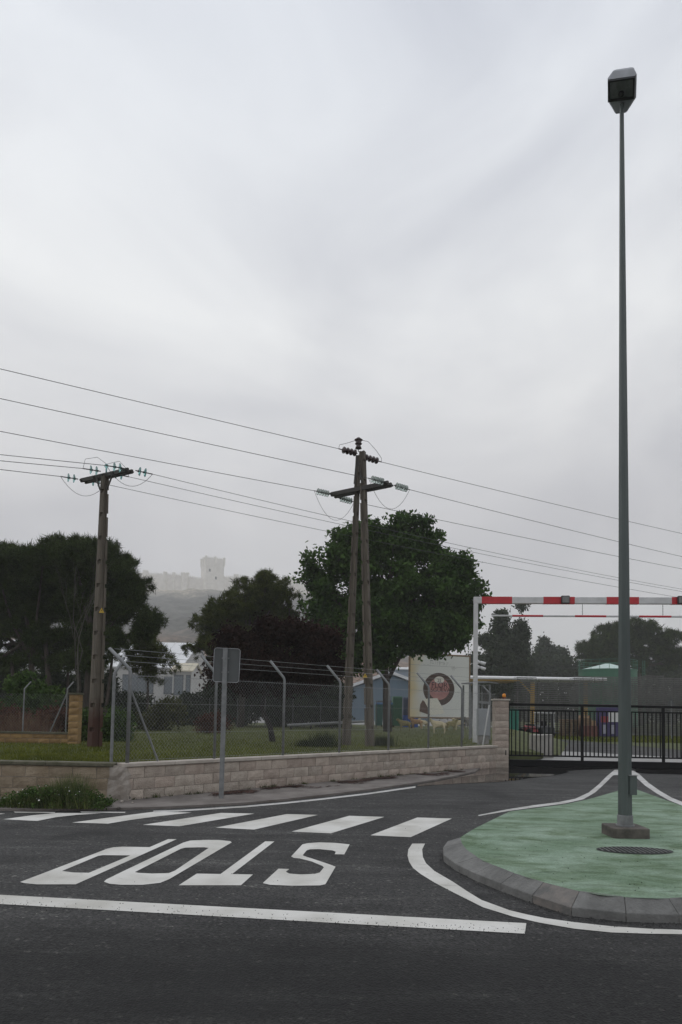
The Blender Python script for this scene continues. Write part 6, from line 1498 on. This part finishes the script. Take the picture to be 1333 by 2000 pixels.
M_STONE = mat('castle_stone', (.78, .755, .70), .95, c2=(.66, .635, .58), scale=.25)
cc = at(412, 1150, HY); cas = thing('castle', 'pale hilltop castle with square keep and battlemented walls in the mist', 'castle', (cc.x, HY, 112))
cl = lambda px, py, Y=HY: at(px, py, Y) - Vector((cc.x, HY, 112))
kb_ = MB(); kw_ = 10.6; kd = 7.5; kang = R(27); kc = cl(413, 1150); ktz = cl(413, 1093).z
def rot(x, y): return (kc.x + x * math.cos(kang) - y * math.sin(kang), kc.y + 4 + x * math.sin(kang) + y * math.cos(kang))
KX, KY_ = 9.6, 9.0
kb_.hull([(*rot(x, y), 0) for x, y in ((-KX, -KY_), (KX, -KY_), (KX, KY_), (-KX, KY_))], [(*rot(x, y), ktz) for x, y in ((-KX, -KY_), (KX, -KY_), (KX, KY_), (-KX, KY_))])
keep = kb_.build('keep', M_STONE, cas)
for x, y in ((-1, -1), (1, -1), (1, 1), (-1, 1), (0, -1), (0, 1), (-1, 0), (1, 0)):
    p = rot(x * KX, y * KY_); tt = MB(); tt.lathe((p[0], p[1], ktz - 8), (0, 0, 1), [(.3, 0), (1.05, 2.6), (1.05, 8), (1.2, 8.1), (1.2, 9.6)], 12)
    for k in range(6):
        a_ = 2 * math.pi * k / 6; tt.box((p[0] + 1.0 * math.cos(a_) - .28, p[1] + 1.0 * math.sin(a_) - .28, ktz + 1.6), (p[0] + 1.0 * math.cos(a_) + .28, p[1] + 1.0 * math.sin(a_) + .28, ktz + 2.3))
    tt.build('corner_turret', M_STONE, keep)
mb = MB()
for s_, ext in (((0, -1), KX), ((0, 1), KX), ((1, 0), KY_), ((-1, 0), KY_)):
    for t_ in np.arange(-ext + 2.2, ext - 1.6, 2.0):
        x, y = (t_, s_[1] * KY_ * .97) if s_[0] == 0 else (s_[0] * KX * .97, t_)
        p = rot(x, y); mb.box((p[0] - .55, p[1] - .4, ktz - .05), (p[0] + .55, p[1] + .4, ktz + 1.6))
o = mb.build('merlons', M_STONE, keep); o['kind'] = 'stuff'
for x, z in ((1.2, ktz * .52), (-5.5, ktz * .70)):
    p = rot(x, -KY_ - .05); o = MB().box((-.9, -.12, -1.4), (.9, .25, 1.4)).build('window', M_BLACK, keep); o.location = (p[0], p[1], z); o.rotation_euler = (0, 0, kang)
wl = [(235, 1118, 690), (285, 1121, 692), (308, 1121.5, 694), (323, 1122.5, 695), (340, 1123, 696), (362, 1125, 697), (388, 1130, 699), (437, 1127.5, 703), (462, 1128, 704), (480, 1129, 705), (520, 1131, 706), (566, 1133, 707), (586, 1136, 708), (620, 1140, 708)]
cw_ = MB(); mer = MB()
for (p0, p1) in zip(wl[:-1], wl[1:]):
    a_, c_ = cl(*p0), cl(*p1); nrm = Vector((-(c_ - a_).y, (c_ - a_).x, 0)).normalized() * .9
    cw_.hull([(a_.x, a_.y, -8), (c_.x, c_.y, -8), (c_.x + nrm.x, c_.y + nrm.y, -8), (a_.x + nrm.x, a_.y + nrm.y, -8)], [a_, c_, c_ + nrm, a_ + nrm])
    n_ = max(1, int((c_ - a_).length / 2.1))
    for k in range(n_):
        q0 = a_.lerp(c_, (k + .1) / n_); q1 = a_.lerp(c_, (k + .62) / n_); mer.hull([q0, q1, q1 + nrm * .7, q0 + nrm * .7], [p + Vector((0, 0, 1.6)) for p in (q0, q1, q1 + nrm * .7, q0 + nrm * .7)])
cwo = cw_.build('curtain_wall', M_STONE, cas); mer.build('merlons', M_STONE, cwo)['kind'] = 'stuff'
for px, py, Y_, r_ in ((285, 1117, 692, 2.4), (323, 1119.5, 695, 1.8), (340, 1121, 696, 1.5), (362, 1121.5, 696, 3.6), (462, 1124.5, 704, 2.2), (520, 1127, 706, 2.2), (566, 1129, 707, 3.4), (586, 1134, 708, 2.0), (245, 1115, 691, 2.4)):
    p = cl(px, py, Y_); tt = MB().lathe((p.x, p.y, -8), (0, 0, 1), [(r_ * 1.1, 0), (r_, p.z - 1), (r_ * 1.12, p.z - .8 + 8), (r_ * 1.12, p.z + 8)], 14)
    nM = 8
    for k in range(nM):
        a_ = 2 * math.pi * k / nM; s_ = r_ * .22; tt.box((p.x + r_ * math.cos(a_) - s_, p.y + r_ * math.sin(a_) - s_, p.z), (p.x + r_ * math.cos(a_) + s_, p.y + r_ * math.sin(a_) + s_, p.z + 1.5))
    tt.build('wall_tower', M_STONE, cas)

# ================================================================== HAZE
hm = bpy.data.materials.new('misty_air'); hm.use_nodes = True
N, K = nodes_of(hm); N.remove(N['Principled BSDF']); pv = N.new('ShaderNodeVolumePrincipled')
pv.inputs['Color'].default_value = (.985, .985, .985, 1); pv.inputs['Density'].default_value = 0.00085; pv.inputs['Anisotropy'].default_value = 0.0
K.new(pv.outputs['Volume'], N['Material Output'].inputs['Volume'])
hzb = MB().box((-1450, -350, -4.2), (1450, 2050, 172)).build('haze', hm); hzb['kind'] = 'stuff'; hzb['label'] = 'thin even mist filling the valley air'
